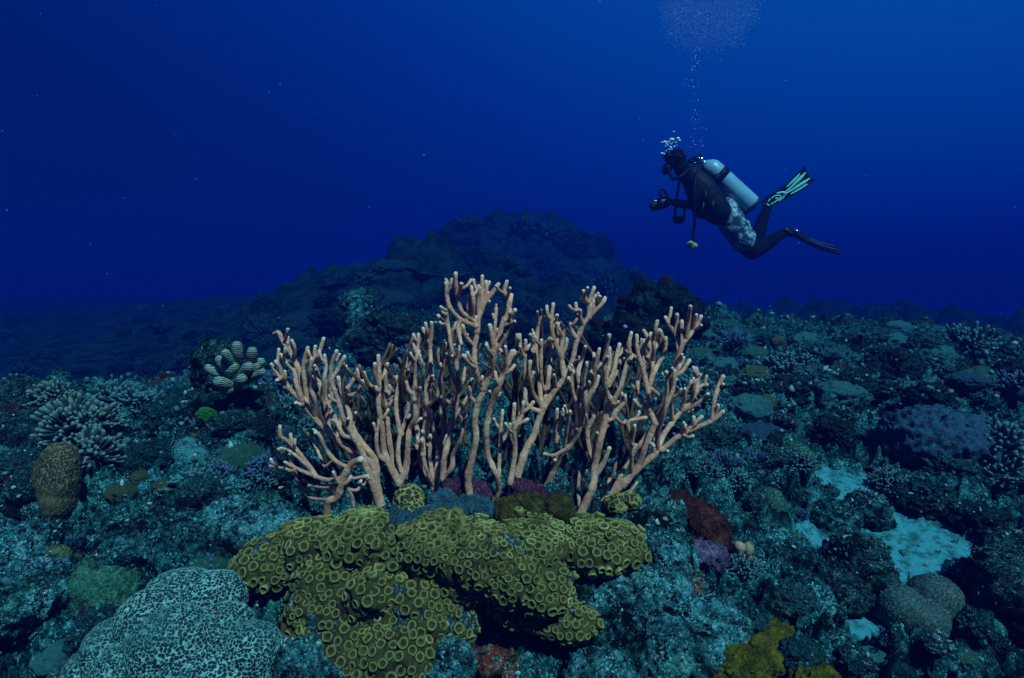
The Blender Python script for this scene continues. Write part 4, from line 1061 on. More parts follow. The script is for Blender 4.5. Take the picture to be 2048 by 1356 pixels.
# right side
lump('rock', 'dark angular rock standing in the middle of the sand', 'rock', [(1715,1125,1.27,.052,.055,.045),(1740,1165,1.24,.042,.05,.035),(1680,1175,1.23,.04,.05,.035)], 'rock_dark', 0.006, 0.022, 0.012, 18)
lump('rock', 'dark flat rock at the left edge of the sand lane', 'rock', [(1560,1105,1.30,.06,.06,.035),(1620,1195,1.2,.04,.05,.03),(1590,1225,1.17,.05,.05,.025)], 'rock', 0.006, 0.02, 0.011)
lump('rock', 'small dark rock in the sand near the right edge', 'rock', [(1935,1165,1.24,.032,.035,.024),(1950,1150,1.26,.025,.03,.022)], 'rock_dark', 0.005, 0.014, 0.008, 22)
lump('rock', 'dark green rock behind the sand patch', 'rock', [(1735,1030,1.46,.04,.05,.045),(1665,1035,1.44,.05,.05,.03)], 'rock', 0.006, 0.018, 0.009)
lump('rock', 'black shaded boulder at the lower right edge', 'rock', [(2020,1170,1.15,.06,.07,.06),(2050,1230,1.1,.06,.07,.07),(2040,1130,1.2,.06,.07,.05)], 'rock_dark', 0.007, 0.018, 0.008)
lump('boulder_coral', 'big slate blue rounded boulder coral on the right slope', 'coral', [(1860,885,1.68,.115,.10,.09),(1910,895,1.66,.09,.09,.09),(1830,880,1.70,.08,.09,.07)], 'dome_blue', 0.006, 0.026, 0.012, 20)
lump('rock', 'black undercut rock carrying the slate blue boulder coral', 'rock', [(1880,985,1.70,.10,.09,.08),(1960,1010,1.66,.09,.09,.08),(1860,1040,1.60,.06,.06,.05),(1910,1060,1.53,.06,.05,.05),(1975,1075,1.48,.06,.05,.05)], 'rock_dark', 0.008, 0.022, 0.012)
nubs('dark knobbly coral head right of the slate blue boulder coral', 1985, 905, 118, 'nub_teal', 2, 1.62)
nubs('pale blue knobbly coral at the right edge above the knobbly head', 2030, 780, 70, 'nub_blue', 3, 1.95)
lump('pillar_sponge', 'dark upright pillar sponge near the right edge of the crest', 'sponge', [(2016,740,2.3,.032,.035,.075),(2018,715,2.3,.030,.03,.06),(2012,770,2.3,.04,.04,.06)], 'rock_dark', 0.007, 0.006, 0.004)
lump('pillar_sponge', 'broad dark pillar left of the upright pillar sponge', 'sponge', [(1975,745,2.32,.05,.05,.08),(1970,715,2.33,.04,.04,.05)], 'rock_dark', 0.008, 0.012, 0.006)
lump('plate_coral', 'pale teal ruffled plate coral right of the rightmost tan arm', 'coral', [(1425,895,1.72,.055,.05,.035),(1450,910,1.70,.045,.05,.025),(1405,910,1.7,.04,.05,.03)], 'dome_teal', 0.006, 0.01, 0.004)
b_ = solo('feather_star', 'dark blue feathery bush of thin arms right of the tan corals', 'feather star', 'bush', 0, 'nub_blue', 1545, 885, 78, d=1.82)
for k, (px, py, w, lb) in enumerate([(1660, 700, 44, 'blue branching coral patch below the crest, upper one'), (1672, 722, 40, 'blue branching coral patch below the crest, lower one'), (1602, 1045, 46, 'light blue branching tuft beside the dark green honeycomb coral'), (1695, 688, 36, 'blue branching coral patch below the crest, rightmost one')]):
    solo('branching_tuft', lb, 'coral', 'bush', k, 'nub_blue', px, py, w)
for k, (px, py, w, lb) in enumerate([(1845, 1020, 100, 'blackish rock at the back of the sand, left of three'), (1905, 1030, 95, 'blackish rock at the back of the sand, middle of three'), (1965, 1060, 110, 'blackish rock at the back of the sand, right of three'), (1880, 1000, 80, 'turf covered rock right below the slate blue boulder coral')]):
    solo('rock', lb, 'rock', 'boulder', k + 2, 'rock_dark' if k < 3 else 'rock', px, py, w, asp=(1, .9, .9), sink=.3)
DOMES = [(1800, 662, 48, 'dome_teal', 'teal dome coral standing highest on the right crest'), (1788, 690, 58, 'dome_teal', 'ribbed teal dome coral just below the highest crest dome'), (1618, 690, 56, 'dome_teal', 'round teal dome coral on the crest behind the blue patch'), (1550, 690, 46, 'dome_olive', 'yellowish dome coral on the crest'),
         (1430, 700, 40, 'dome_teal', 'small pale dome coral on the crest right of the tan corals'), (1872, 725, 86, 'dome_teal', 'broad pale green dome coral on the right crest'), (1945, 780, 52, 'dome_blue', 'dark round dome coral below the pillar sponges'), (1460, 770, 44, 'dome_teal', 'pale round dome coral level with the tip of the right arm'),
         (1890, 745, 60, 'dome_teal', 'pale teal hump below the broad green dome'), (1470, 945, 70, 'dome_teal', 'flat striped teal dome under the ruffled plate'), (760, 870, 40, 'dome_teal', 'pale teal dome seen between the stems at the left'), (1250, 830, 34, 'dome_teal', 'pale round dome seen through the right fan')]
for k, (px, py, w, mt, lb) in enumerate(DOMES): solo('dome_coral', lb, 'coral', 'dome', k, mt, px, py, w, asp=(1, 1, .85), sink=0.25)
for k, (px, py, d, w, mt, lb) in enumerate([(735, 830, 1.42, 70, 'tuft_olive', 'dark olive algae bush caught behind the left fan of tan coral'), (868, 800, 1.36, 44, 'tuft_brown', 'brown algae tuft hanging beside the curved yellowish coral arm'), (1000, 880, 1.30, 40, 'tuft_brown', 'blackish algae tuft between the tallest coral and its slender neighbour'), (1285, 870, 1.40, 66, 'tuft_brown', 'blackish algae bush caught behind the right fan of tan coral'), (1110, 985, 1.27, 40, 'tuft_brown', 'dark brown algae sprig at the foot of the leaning coral')]):
    o = pobj('algae_tuft', 'bush', k, mt, V(px, py + w * .5, d)); s_ = w * d / FPX / 2; o.scale = (s_, s_, s_ * 1.1); o.rotation_euler = (0.2, 0, k * 1.3); tag(o, lb, 'algae')
# mid distance
lump('rock_stack', 'stacked dark coral heads standing behind the left tan corals', 'rock', [(716,605,3.3,.065,.07,.06),(722,640,3.28,.075,.08,.06),(745,665,3.2,.11,.1,.06),(790,690,3.1,.13,.12,.07),(720,700,3.1,.11,.12,.09)], 'rock', 0.016, 0.035, 0.016, 8)
lump('reef_mound', 'dark shaggy reef mound behind the right tan corals', 'rock', [(1310,650,3.7,.22,.2,.14),(1260,670,3.6,.18,.2,.12),(1360,660,3.7,.18,.2,.10),(1300,615,3.8,.12,.12,.08)], 'rock', 0.02, 0.06, 0.03, 7)
for k, (px, py, d, w) in enumerate([(1125, 478, 14.0, 130), (1060, 520, 12.2, 110), (930, 500, 13.2, 100), (1150, 560, 10.8, 120), (870, 540, 10.4, 90)]):
    o = pobj('table_coral', 'plate', k, 'plate', V(px, py, d)); s = w * d / FPX / 2; o.scale = (s, s, s * 0.6); o.rotation_euler = (random.uniform(-.1, .15), random.uniform(-.1, .1), k)
    tag(o, ['flat table coral on the upper right flank of the far hill', 'flat table coral in the middle of the far hill', 'flat table coral on the upper left flank of the far hill', 'flat table coral low on the right of the far hill', 'flat table coral low on the left of the far hill'][k], 'coral')

# ------------------------------------------------------------------ reef pieces nobody could tell apart: same label within a zone
def zone(px0, px1, py0, py1, n, s0, s1, where, group, kinds, seed, far=False, dlim=(0.8, 16)):
    rg = np.random.default_rng(seed)
    P = np.column_stack([rg.uniform(px0, px1, n), rg.uniform(py0, py1, n)]); D = hits(P, 0.75, 17, 300)
    Q = at(P[:, 0], P[:, 1], np.nan_to_num(D, nan=1.0)); SMK = sandmask(Q[:, 0], Q[:, 1])
    for (px, py), d, smk in zip(P, D, SMK):
        if not np.isfinite(d) or not dlim[0] < d < dlim[1]: continue
        if smk > 0.3 and rg.random() < 0.93: continue
        if 560 < px < 1420 and 960 < py: continue
        if 0.95 < d < 1.6 and 600 < px < 1320: continue
        kind, mats, name, lab, cat = kinds[rg.choice(len(kinds), p=np.array([k[5] for k in kinds]) / sum(k[5] for k in kinds))][:5]
        mt = mats[int(rg.integers(len(mats)))]; s = math.exp(rg.uniform(math.log(s0), math.log(s1))) 
        a = (1, rg.uniform(.8, 1.2), rg.uniform(.6, 1.15)) if kind != 'plate' else (1, 1, .8)
        o = put(name, kind, int(rg.integers(20)), mt, px, py, s * FPX / d, a, rg.uniform(.25, .6), None, .45 if kind == 'boulder' else .2, d)
        adj = {'rock': '', 'rock_pale': 'pale speckled ', 'rock_dark': 'blackish ', 'rock_far_dimmed': '', 'dome_teal': 'teal ', 'dome_green': 'green ', 'dome_blue': 'slate blue ', 'dome_olive': 'olive ', 'nub_teal': 'grey teal ', 'nub_blue': 'blue ', 'plate': 'dark ', 'nub_far_dimmed': '', 'dome_far_dimmed': ''}[mt]
        if o: tag(o, adj + lab + ' ' + where, cat, adj + lab.split()[-1] + ' pieces ' + group)
KN = [('boulder', ['rock', 'rock', 'rock_pale', 'rock_dark'], 'reef_rock', 'turf covered reef rock', 'rock', 6), ('dome', ['dome_teal', 'dome_green', 'dome_blue', 'dome_olive'], 'dome_coral', 'plain rounded stony coral', 'coral', 1.5),
      ('nub', ['nub_teal', 'nub_teal', 'nub_blue'], 'knobbly_coral', 'small knobbly coral', 'coral', 1.6), ('bush', ['nub_teal', 'nub_blue'], 'twig_coral', 'little twiggy coral', 'coral', 1.1), ('plate', ['plate', 'dome_teal'], 'plate_coral', 'small flat plate coral', 'coral', .8)]
KF = [('boulder', ['rock_far_dimmed', 'rock_far_dimmed', 'rock_dark'], 'reef_rock', 'dim reef rock', 'rock', 6), ('dome', ['dome_far_dimmed'], 'dome_coral', 'dim rounded coral', 'coral', 1), ('nub', ['nub_far_dimmed'], 'knobbly_coral', 'dim knobbly coral', 'coral', 1.2), ('bush', ['nub_far_dimmed'], 'twig_coral', 'dim bushy coral', 'coral', .5), ('plate', ['plate'], 'plate_coral', 'dim plate coral', 'coral', 1)]
zone(1380, 2048, 670, 800, 105, .07, .22, 'on the far part of the right slope', 'on the far right slope', KN, 11)
zone(1380, 2048, 800, 990, 75, .05, .15, 'on the middle of the right slope', 'on the right slope', KN, 12)
zone(1440, 2048, 990, 1356, 46, .03, .085, 'around the sand at the lower right', 'around the sand', KN, 13)
zone(0, 600, 770, 1000, 60, .05, .14, 'on the left reef below its edge', 'on the left reef', KN, 14)
zone(0, 520, 1000, 1356, 40, .035, .09, 'near the lower left corner', 'near the lower left corner', KN, 15)
zone(560, 1400, 700, 960, 60, .06, .17, 'on the ground behind the tan corals', 'behind the tan corals', KN, 16)
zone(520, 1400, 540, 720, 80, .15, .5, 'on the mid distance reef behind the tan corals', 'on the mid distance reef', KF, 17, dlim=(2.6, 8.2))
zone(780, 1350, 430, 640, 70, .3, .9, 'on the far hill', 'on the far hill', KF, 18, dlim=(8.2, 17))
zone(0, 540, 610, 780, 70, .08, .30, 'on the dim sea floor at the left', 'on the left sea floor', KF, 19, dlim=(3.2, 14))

# ------------------------------------------------------------------ uncountable rubble and turf
def scatter(name, label, n, px0, px1, maker, seed, rmax, on_rocks):
    rg = np.random.default_rng(seed)
    rr = np.hypot(gx, gy + 1); aa = np.degrees(np.arctan2(gx, gy + 1))
    ok = np.where((rr > 1.55) & (rr < rmax) & (np.abs(aa) < 54))[0]
    I = rg.choice(ok, n); sm = sandmask(gx[I], gy[I]); keep = rg.random(n) > sm * 0.62; I = I[keep]
    v0, f0 = maker(rg); Vv, Ff, Aa = [], [], []; c = 0
    PT = np.column_stack([gx[I], gy[I], gz[I]])
    bpy.context.view_layer.update()
    for o_, m_ in SURF:                       # growth on the stones themselves
        me_ = o_.data; vv = get_np(me_); nn = normals_np(me_); k_ = rg.choice(np.where((nn[:, 2] > -.1) & (nn @ np.array([0, -.8, .6]) > -.2))[0] if on_rocks or True else 0, m_ // (1 if on_rocks else 3))
        mw = np.array(o_.matrix_world); PT = np.vstack([PT, vv[k_] @ mw[:3, :3].T + mw[:3, 3]])
    ns = perlin(PT * 7)
    for k, (x_, y_, z_) in enumerate(PT):
        d = max(y_, 0.7); s = rg.uniform(px0, px1) * rg.uniform(.4, 1) * d / FPX
        q = v0[int(rg.integers(len(v0)))]
        a = rg.uniform(0, 6.283); ca, sa = math.cos(a), math.sin(a)
        w = q * s * np.array([rg.uniform(.7, 1.4), rg.uniform(.7, 1.4), rg.uniform(.6, 1.3)])
        w = np.column_stack([w[:, 0] * ca - w[:, 1] * sa, w[:, 0] * sa + w[:, 1] * ca, w[:, 2]]) + (x_, y_, z_ + s * 0.15)
        Vv.append(w); Ff.append(f0 + c); c += len(q); Aa.append(np.full(len(q), np.clip(rg.beta(1.5, 1.7) + ns[k] * 0.32, 0, 1)))
    me = mesh_np(name, np.concatenate(Vv), np.concatenate(Ff), {'shade': np.concatenate(Aa)}, False)
    o = obj(name, me, M['rubble']); o['kind'] = 'stuff'; o['label'] = label; return o
def mk_lump(rg):
    v, f = ico(1); return [v * (1 + 0.35 * perlin(v * 1.7 + s * 3.1) + 0.25 * rg.normal(size=len(v)) * 0.9)[:, None] for s in range(12)], f
def mk_tuft(rg):
    out = []
    for s in range(10):
        vv = []
        for b in range(6):
            a = rg.uniform(0, 6.28); l = rg.uniform(.8, 1.8); d = np.array([math.cos(a) * .8, math.sin(a) * .8, rg.uniform(.5, 1.2)]) * l; w = np.array([-math.sin(a), math.cos(a), 0]) * .14
            base = rg.normal(size=3) * .15; mid = base + d * .55; vv += [base - w, base + w, mid + w * .9, mid - w * .9, base + d * np.array([1.1, 1.1, .9])]
        out.append(np.array(vv))
    f = []
    for b in range(6):
        o = b * 5; f += [(o, o + 1, o + 2), (o, o + 2, o + 3), (o + 3, o + 2, o + 4)]
    return out, np.array(f)
scatter('coral_rubble', 'loose coral rubble strewn over the reef', 11000, 2, 7, mk_lump, 31, 6.0, False)
scatter('algae_turf', 'short ragged algae turf covering the reef', 12000, 2.5, 7, mk_tuft, 32, 5.5, True)

# ------------------------------------------------------------------ the diver
DD = 4.3
def Z(x, y, off=0.0): return at(1260 + x / 4.237, 240 + y / 4.237, DD + off)
ZS = DD / FPX / 4.237            # metres per zoom pixel
dv0 = Z(780, 760)
diver = thing('person', 'scuba diver in black wetsuit and patterned shorts swimming left with a camera', 'person', dv0)
M['suit'] = mat_plain('black_wetsuit', (0.0015, 0.0025, 0.004), (0.004, 0.006, 0.009), 25, 0.85, 0.06, 0.25)
M['gear'] = mat_plain('black_gear', (0.0015, 0.0025, 0.004), (0.004, 0.006, 0.008), 60, 0.6, 0.12, 0.1)
M['tank'] = mat_plain('aluminium_tank', (0.16, 0.34, 0.42), (0.22, 0.42, 0.50), 12, 0.38, 0.5)
M['chrome'] = mat_plain('chrome', (0.5, 0.55, 0.55), (0.7, 0.7, 0.7), 20, 0.25, 0.5, 0.0, 1.0)
M['glass'] = mat_plain('mask_glass', (0.02, 0.03, 0.035), (0.03, 0.04, 0.045), 20, 0.08, 0.5)
M['skin'] = mat_plain('skin', (0.28, 0.15, 0.10), (0.34, 0.19, 0.13), 40, 0.6, 0.3)
M['stripe'] = mat_plain('mint_fin_rubber', (0.20, 0.62, 0.48), (0.28, 0.72, 0.56), 40, 0.55, 0.3)
M['blue_rubber'] = mat_plain('blue_fin_rubber', (0.01, 0.012, 0.10), (0.02, 0.02, 0.16), 40, 0.5, 0.3)
M['yellow_plastic'] = mat_plain('yellow_plastic', (0.30, 0.28, 0.04), (0.40, 0.36, 0.06), 40, 0.5, 0.4)
M['housing'] = mat_plain('camera_housing', (0.008, 0.022, 0.026), (0.016, 0.035, 0.04), 40, 0.5, 0.3)
def mat_camo():
    t = NT('camouflage_cloth'); n = t.noise(22, 4, 0.65); n2 = t.noise(40, 3)
    c = t.ramp(n, [(0.40, (0.02, 0.035, 0.05)), (0.46, (0.10, 0.17, 0.20)), (0.53, (0.30, 0.38, 0.42)), (0.62, (0.62, 0.66, 0.66))], 'CONSTANT')
    return t.done(t.mix(t.sel(n2, 0.55, 0.6), c, (0.04, 0.07, 0.09)), 0.85, 0.1, n2, 0.3, 0.01)
M['camo'] = mat_camo()
def chain(mb, pts, sides=12, n=None):
    """tapered limb through zoom points (x, y, radius_zoom, depth offset)"""
    P = np.array([Z(x, y, o) for x, y, r, o in pts]); C = catmull(np.column_stack([P, [r * ZS for _, _, r, _ in pts]]), n or 8 * len(pts))
    v, f, _ = tube(C[:, :3] - dv0, C[:, 3], sides, 4); mb.add(v, f)
def ell(mb, x, y, rx, ry, rz, off=0.0, ang=0.0):
    v, f = ico(3); v = v * np.array([rx, rz, ry]) * ZS; a = ang; ca, sa = math.cos(a), math.sin(a)
    v = np.column_stack([v[:, 0] * ca - v[:, 2] * sa, v[:, 1], v[:, 0] * sa + v[:, 2] * ca]); mb.add(v + Z(x, y, off) - dv0, f)
def dpart(name, mb, mat, parent=None, label=None):
    o = obj(name, mb.mesh(name), M[mat], parent or diver)
    if label: o['label'] = label
    return o
# one continuous body: head, neck, trunk, arms with fingers, legs
mb = MB()
ell(mb, 398, 338, 62, 84, 66, 0, R(14)); ell(mb, 352, 358, 40, 55, 48, 0, R(10)); ell(mb, 330, 350, 14, 12, 12)          # skull, face, nose
ell(mb, 405, 345, 14, 26, 74)                                                                   # ears under the hood
chain(mb, [(415, 400, 46, 0), (455, 455, 50, 0), (510, 500, 75, 0)])
for off in (-.10, -.04, .04, .10):
    chain(mb, [(510, 500, 78, off), (580, 580, 100, off), (660, 690, 100, off), (750, 790, 88, off * .8), (830, 830, 88, off * .8)])
for s, kx, ky in ((-1, 0, 0), (1, -14, -16)):   # arms
    chain(mb, [(530, 500, 46, s * .17), (560, 580, 42, s * .21), (555 + kx, 660 + ky, 36, s * .22), (505 + kx, 720 + ky, 33, s * .20), (430 + kx, 715 + ky, 29, s * .13), (375 + kx, 705 + ky, 24, s * .09)])
    ell(mb, 345 + kx, 700 + ky, 30, 22, 12, s * .085)
    for j, (fy, fl) in enumerate(((672, 40), (686, 48), (700, 46), (714, 38))):
        chain(mb, [(335 + kx, fy + ky + 8, 8.5, s * .085), (335 - fl * .55 + kx, fy + ky, 8, s * .075), (335 - fl * .8 + kx, fy + ky + 4, 7.5, s * .045), (335 - fl * .55 + kx, fy + ky + 10, 7, s * .03)], 8)
    chain(mb, [(355 + kx, 685 + ky, 9, s * .075), (325 + kx, 662 + ky, 8.5, s * .05), (300 + kx, 660 + ky, 7.5, s * .035)], 8)
chain(mb, [(810, 810, 100, -.08), (880, 900, 96, -.09), (960, 1020, 84, -.10), (1035, 1118, 66, -.10)])                  # near leg
chain(mb, [(1035, 1118, 66, -.10), (1120, 1075, 62, -.09), (1220, 1010, 50, -.08), (1320, 950, 34, -.07)])
chain(mb, [(820, 800, 96, .09), (900, 880, 88, .11), (985, 990, 76, .13), (1050, 1060, 62, .14)])                         # far leg
chain(mb, [(1050, 1060, 62, .14), (1085, 960, 60, .15), (1130, 830, 48, .16), (1175, 715, 34, .16)])
body = remesh(mb, 0.0085, 5)
displace(body, lambda v: 0.004 * fbm(v * 14, 3)); obj('body', body, M['suit'], diver)
# hood, mask, mouthpiece
m = MB(); ell(m, 404, 330, 70, 90, 74, 0, R(14)); ell(m, 440, 415, 62, 70, 66, 0, R(-30)); h_ = remesh(m, 0.009, 3); obj('hood', h_, M['suit'], diver)
m = MB(); ell(m, 320, 318, 30, 44, 62, 0, R(12)); k_ = dpart('mask', m, 'gear')
m = MB(); ell(m, 306, 318, 20, 32, 48, 0, R(12)); dpart('lens', m, 'glass', k_)
m = MB(); chain(m, [(330, 305, 9, -.064), (400, 300, 9, -.078), (455, 330, 9, -.05)]); chain(m, [(330, 305, 9, .064), (400, 300, 9, .078), (455, 330, 9, .05)]); dpart('strap', m, 'gear', k_)
m = MB(); ell(m, 316, 412, 40, 44, 46); ell(m, 300, 440, 30, 24, 34); ell(m, 340, 400, 26, 20, 22); rgp = dpart('regulator', m, 'gear')
m = MB(); ell(m, 292, 412, 12, 24, 30); dpart('purge_cover', m, 'chrome', rgp)
for nm, pts in (('hose', [(330, 430, 13, -.06), (365, 500, 13, -.20), (440, 470, 13, -.24), (530, 390, 13, -.14), (590, 350, 13, -.02)]),
                ('hose', [(600, 360, 12, .03), (520, 330, 12, .14), (430, 480, 12, .24), (400, 640, 12, .24), (385, 760, 12, .10), (380, 830, 12, .0)]),
                ('hose', [(600, 370, 12, -.03), (560, 470, 12, -.24), (540, 640, 12, -.27), (545, 800, 12, -.2), (545, 900, 13, -.12), (530, 1030, 11, -.12)]),
                ('hose', [(455, 745, 10, -.1), (462, 800, 10, -.06), (440, 850, 10, -.02), (415, 862, 10, 0)])):
    m = MB(); chain(m, pts, 8, 40); dpart(nm, m, 'gear')
m = MB(); ell(m, 412, 848, 50, 34, 34); ell(m, 380, 830, 22, 22, 20); ell(m, 450, 838, 20, 20, 18); dpart('spare_regulator', m, 'gear')
m = MB(); ell(m, 515, 1058, 32, 34, 16, -.12); ell(m, 550, 1064, 24, 22, 14, -.10); g_ = dpart('pressure_gauge', m, 'yellow_plastic')
m = MB(); ell(m, 511, 1057, 20, 22, 10, -.137); dpart('dial', m, 'glass', g_)
# buoyancy vest wrapped round the trunk
m = MB()
for off in (-.13, -.05, .05, .13): chain(m, [(520, 470, 78, off), (590, 570, 118, off), (670, 690, 124, off), (740, 780, 108, off)])
ell(m, 610, 760, 90, 70, 130, 0, R(-40)); ell(m, 560, 560, 70, 100, 150, 0, R(-40)); vs_m = remesh(m, 0.011, 4); displace(vs_m, lambda v: 0.012 * fbm(v * 9, 3)); vest = obj('vest', vs_m, M['gear'], diver)
for (a, b) in (((625, 700), (605, 775)), ((705, 690), (690, 755)), ((640, 610), (628, 660))):
    m = MB(); chain(m, [(a[0], a[1], 6, -.275), ((a[0] + b[0]) / 2 + 5, (a[1] + b[1]) / 2, 6, -.285), (b[0], b[1], 6, -.275)], 6); dpart('strap', m, 'housing', vest)
# tank on the back
def axis_part(name, prof, a, b, off, mat, parent=None, sides=28):
    A, B = Z(*a, off) - dv0, Z(*b, off) - dv0; ax = (B - A) / np.linalg.norm(B - A); u = np.cross(ax, (0, 1, 0)); u /= np.linalg.norm(u); w = np.cross(ax, u)
    L = np.linalg.norm(B - A); an = np.arange(sides) / sides * 6.2832; v, f = [], []
    for t_, r_ in prof:
        for q in an: v.append(A + ax * L * t_ + (u * math.cos(q) + w * math.sin(q)) * r_ * ZS)
    for k in range(len(prof) - 1):
        for s in range(sides): s2 = (s + 1) % sides; f.append((k * sides + s, k * sides + s2, (k + 1) * sides + s2, (k + 1) * sides + s))
    f.append(tuple(range(sides - 1, -1, -1))); f.append(tuple((len(prof) - 1) * sides + s for s in range(sides)))
    return obj(name, mesh_np(name, v, f), M[mat], parent or diver)
TA, TB = (638, 372), (1035, 738)
tank = axis_part('tank', [(-.035, 26), (0.0, 44), (.035, 66), (.075, 80), (.12, 88), (.2, 90), (.5, 90), (.93, 90), (.975, 88), (1.0, 80), (1.002, 20)], TA, TB, .05, 'tank')
axis_part('boot', [(.955, 91), (.96, 93.5), (.99, 92), (1.012, 84), (1.016, 30)], TA, TB, .05, 'housing', tank)
for t0, t1 in ((.24, .345), (.345, .36)): axis_part('strap', [(t0, 90.5), (t0 + .004, 95), (t1 - .004, 95), (t1, 90.5)], TA, TB, .05, 'gear', tank)
m = MB(); ell(m, 790, 440, 30, 30, 30, .05); ell(m, 735, 495, 34, 40, 30, -.03, R(-40)); dpart('buckle', m, 'gear', tank)
m = MB(); ell(m, 693, 545, 16, 14, 12, -.04); dpart('clip', m, 'chrome', tank)
vl = axis_part('valve', [(-.12, 24), (-.115, 28), (-.07, 28), (-.065, 20), (-.02, 20), (-.018, 30), (0.0, 30)], TA, TB, .05, 'chrome', tank)
m = MB(); ell(m, 560, 335, 34, 30, 34, .03); ell(m, 600, 308, 20, 22, 22, .07); ell(m, 520, 352, 22, 18, 22, .0); chain(m, [(540, 350, 12, .0), (580, 330, 12, .05), (620, 350, 12, .05)], 8); fs_ = dpart('first_stage', m, 'gear')
for (x, y) in ((583, 322), (592, 348), (545, 366), (628, 364)):
    m = MB(); ell(m, x, y, 8, 8, 8, -.02); dpart('fitting', m, 'chrome', fs_)
# patterned shorts over both thighs
m = MB()
chain(m, [(800, 760, 104, -.06), (850, 850, 112, -.08), (915, 950, 106, -.09), (965, 1030, 98, -.10)]); chain(m, [(810, 760, 104, .06), (870, 840, 104, .09), (930, 930, 98, .11), (975, 1000, 92, .12)])
sh = remesh(m, 0.010, 3); displace(sh, lambda v: 0.007 * fbm(v * 12, 3)); obj('shorts', sh, M['camo'], diver)
# fins
def fin(path, width, nrm, mat, stripes, tcol, plabel):
    """blade along 3-D path with given half widths, thickness and rails; stripes are raised ribs"""
    P = np.array(path); n = 26; C = catmull(np.column_stack([P, np.array(width)[:, None] if np.ndim(width) == 1 else width]), n)
    T = np.gradient(C[:, :3], axis=0); T /= np.linalg.norm(T, axis=1)[:, None]; N = np.array(nrm, float); S = np.cross(T, N); S /= np.linalg.norm(S, axis=1)[:, None]; N2 = np.cross(S, T)
    cols = np.linspace(-1, 1, 9); v, f = [], []
    for side in (1, -1):
        for k in range(n):
            th = 0.012 * (1 - .6 * k / n) + (0.03 * max(0, 1 - k / 9.0))
            for c in cols:
                edge = 0.006 if abs(c) > .9 else 0; nt = -0.05 * (1 - abs(c)) ** 1 * (k == n - 1) * ZS * 300
                v.append(C[k, :3] + T[k] * nt + S[k] * c * C[k, 3] + N2[k] * side * (th * math.sqrt(max(0, 1 - c * c * .75)) * .6 + edge))
    q = n * 9
    for k in range(n - 1):
        for j in range(8):
            f.append((k * 9 + j, k * 9 + j + 1, (k + 1) * 9 + j + 1, (k + 1) * 9 + j)); f.append((q + k * 9 + j, q + (k + 1) * 9 + j, q + (k + 1) * 9 + j + 1, q + k * 9 + j + 1))
        for j in (0, 8): f.append((k * 9 + j, (k + 1) * 9 + j, q + (k + 1) * 9 + j, q + k * 9 + j))
    for j in range(8): f.append((j, j + 1, q + j + 1, q + j)); f.append(((n - 1) * 9 + j, q + (n - 1) * 9 + j, q + (n - 1) * 9 + j + 1, (n - 1) * 9 + j + 1))
    o = obj('fin', mesh_np('fin', v, f), M[mat], diver); o['label'] = plabel
    def pos(t, c, h): 
        k = min(n - 1, max(0, t * (n - 1))); k0 = int(k); k1 = min(n - 1, k0 + 1); u = k - k0; g = lambda X: X[k0] * (1 - u) + X[k1] * u
        th = 0.012 * (1 - .6 * k / n) + 0.03 * max(0, 1 - k / 9.0)
        return g(C[:, :3]) + g(S) * c * g(C[:, 3]) + g(N2) * (th * math.sqrt(max(0, 1 - c * c * .75)) * .6 + h)
    for st in stripes:
        pts = [pos(t, c, 0.004) for t, c, w in st]; w = [w for *_, w in st]; C2 = catmull(np.column_stack([pts, w]), 18)
        vv, ff, _ = tube(C2[:, :3], C2[:, 3], 8, 2); obj('stripe', mesh_np('stripe', vv, ff), M[tcol], o)
    return o
W_ = lambda *a: [x * ZS for x in a]
far_path = [Z(1140, 735, .16) - dv0, Z(1200, 680, .15) - dv0, Z(1310, 620, .14) - dv0, Z(1420, 540, .13) - dv0, Z(1520, 455, .12) - dv0]
ST = [[(.52, -.62, .006), (.68, -.72, .010), (.84, -.80, .006)], [(.42, -.12, .006), (.60, -.22, .009), (.78, -.34, .014), (.94, -.42, .006)], [(.42, .12, .006), (.60, .22, .009), (.78, .34, .014), (.94, .42, .006)], [(.52, .62, .006), (.68, .72, .010), (.84, .80, .006)],
      [(.30, -.62, .007), (.38, -.40, .009), (.43, 0, .012), (.38, .40, .009), (.28, .66, .007)], [(.24, -.45, .006), (.31, -.25, .006), (.34, .05, .007), (.30, .30, .006), (.22, .45, .006)],
      [(.10, -.40, .005), (.14, -.44, .006)], [(.17, -.44, .005), (.21, -.42, .006)], [(.10, .40, .005), (.14, .44, .006)], [(.17, .46, .005), (.21, .46, .006)], [(.05, -.2, .006), (.04, .05, .007), (.06, .25, .006)], [(.24, 0, .006), (.27, .1, .007), (.25, .2, .005)]]
fin(far_path, W_(38, 50, 58, 66, 78), (-.25, -.9, -.35), 'gear', ST, 'stripe', 'black fin seen from below with mint green stripes')
near_path = [Z(1310, 945, -.07) - dv0, Z(1400, 960, -.07) - dv0, Z(1520, 1025, -.075) - dv0, Z(1640, 1070, -.08) - dv0, Z(1765, 1098, -.085) - dv0]
fin(near_path, W_(40, 48, 56, 64, 74), (.35, -.62, .70), 'gear', [[(.45, -.3, .006), (.7, -.35, .010), (.95, -.4, .006)], [(.45, .3, .006), (.7, .35, .010), (.95, .4, .006)]], 'blue_rubber', 'dark fin with blue ribs on the trailing near leg')
m = MB(); ell(m, 1318, 935, 26, 22, 34, -.085); dpart('ankle_buckle', m, 'housing'); m = MB(); chain(m, [(1395, 930, 9, -.1), (1415, 940, 9, -.11), (1430, 952, 9, -.11)], 8); dpart('fin_clip', m, 'chrome')

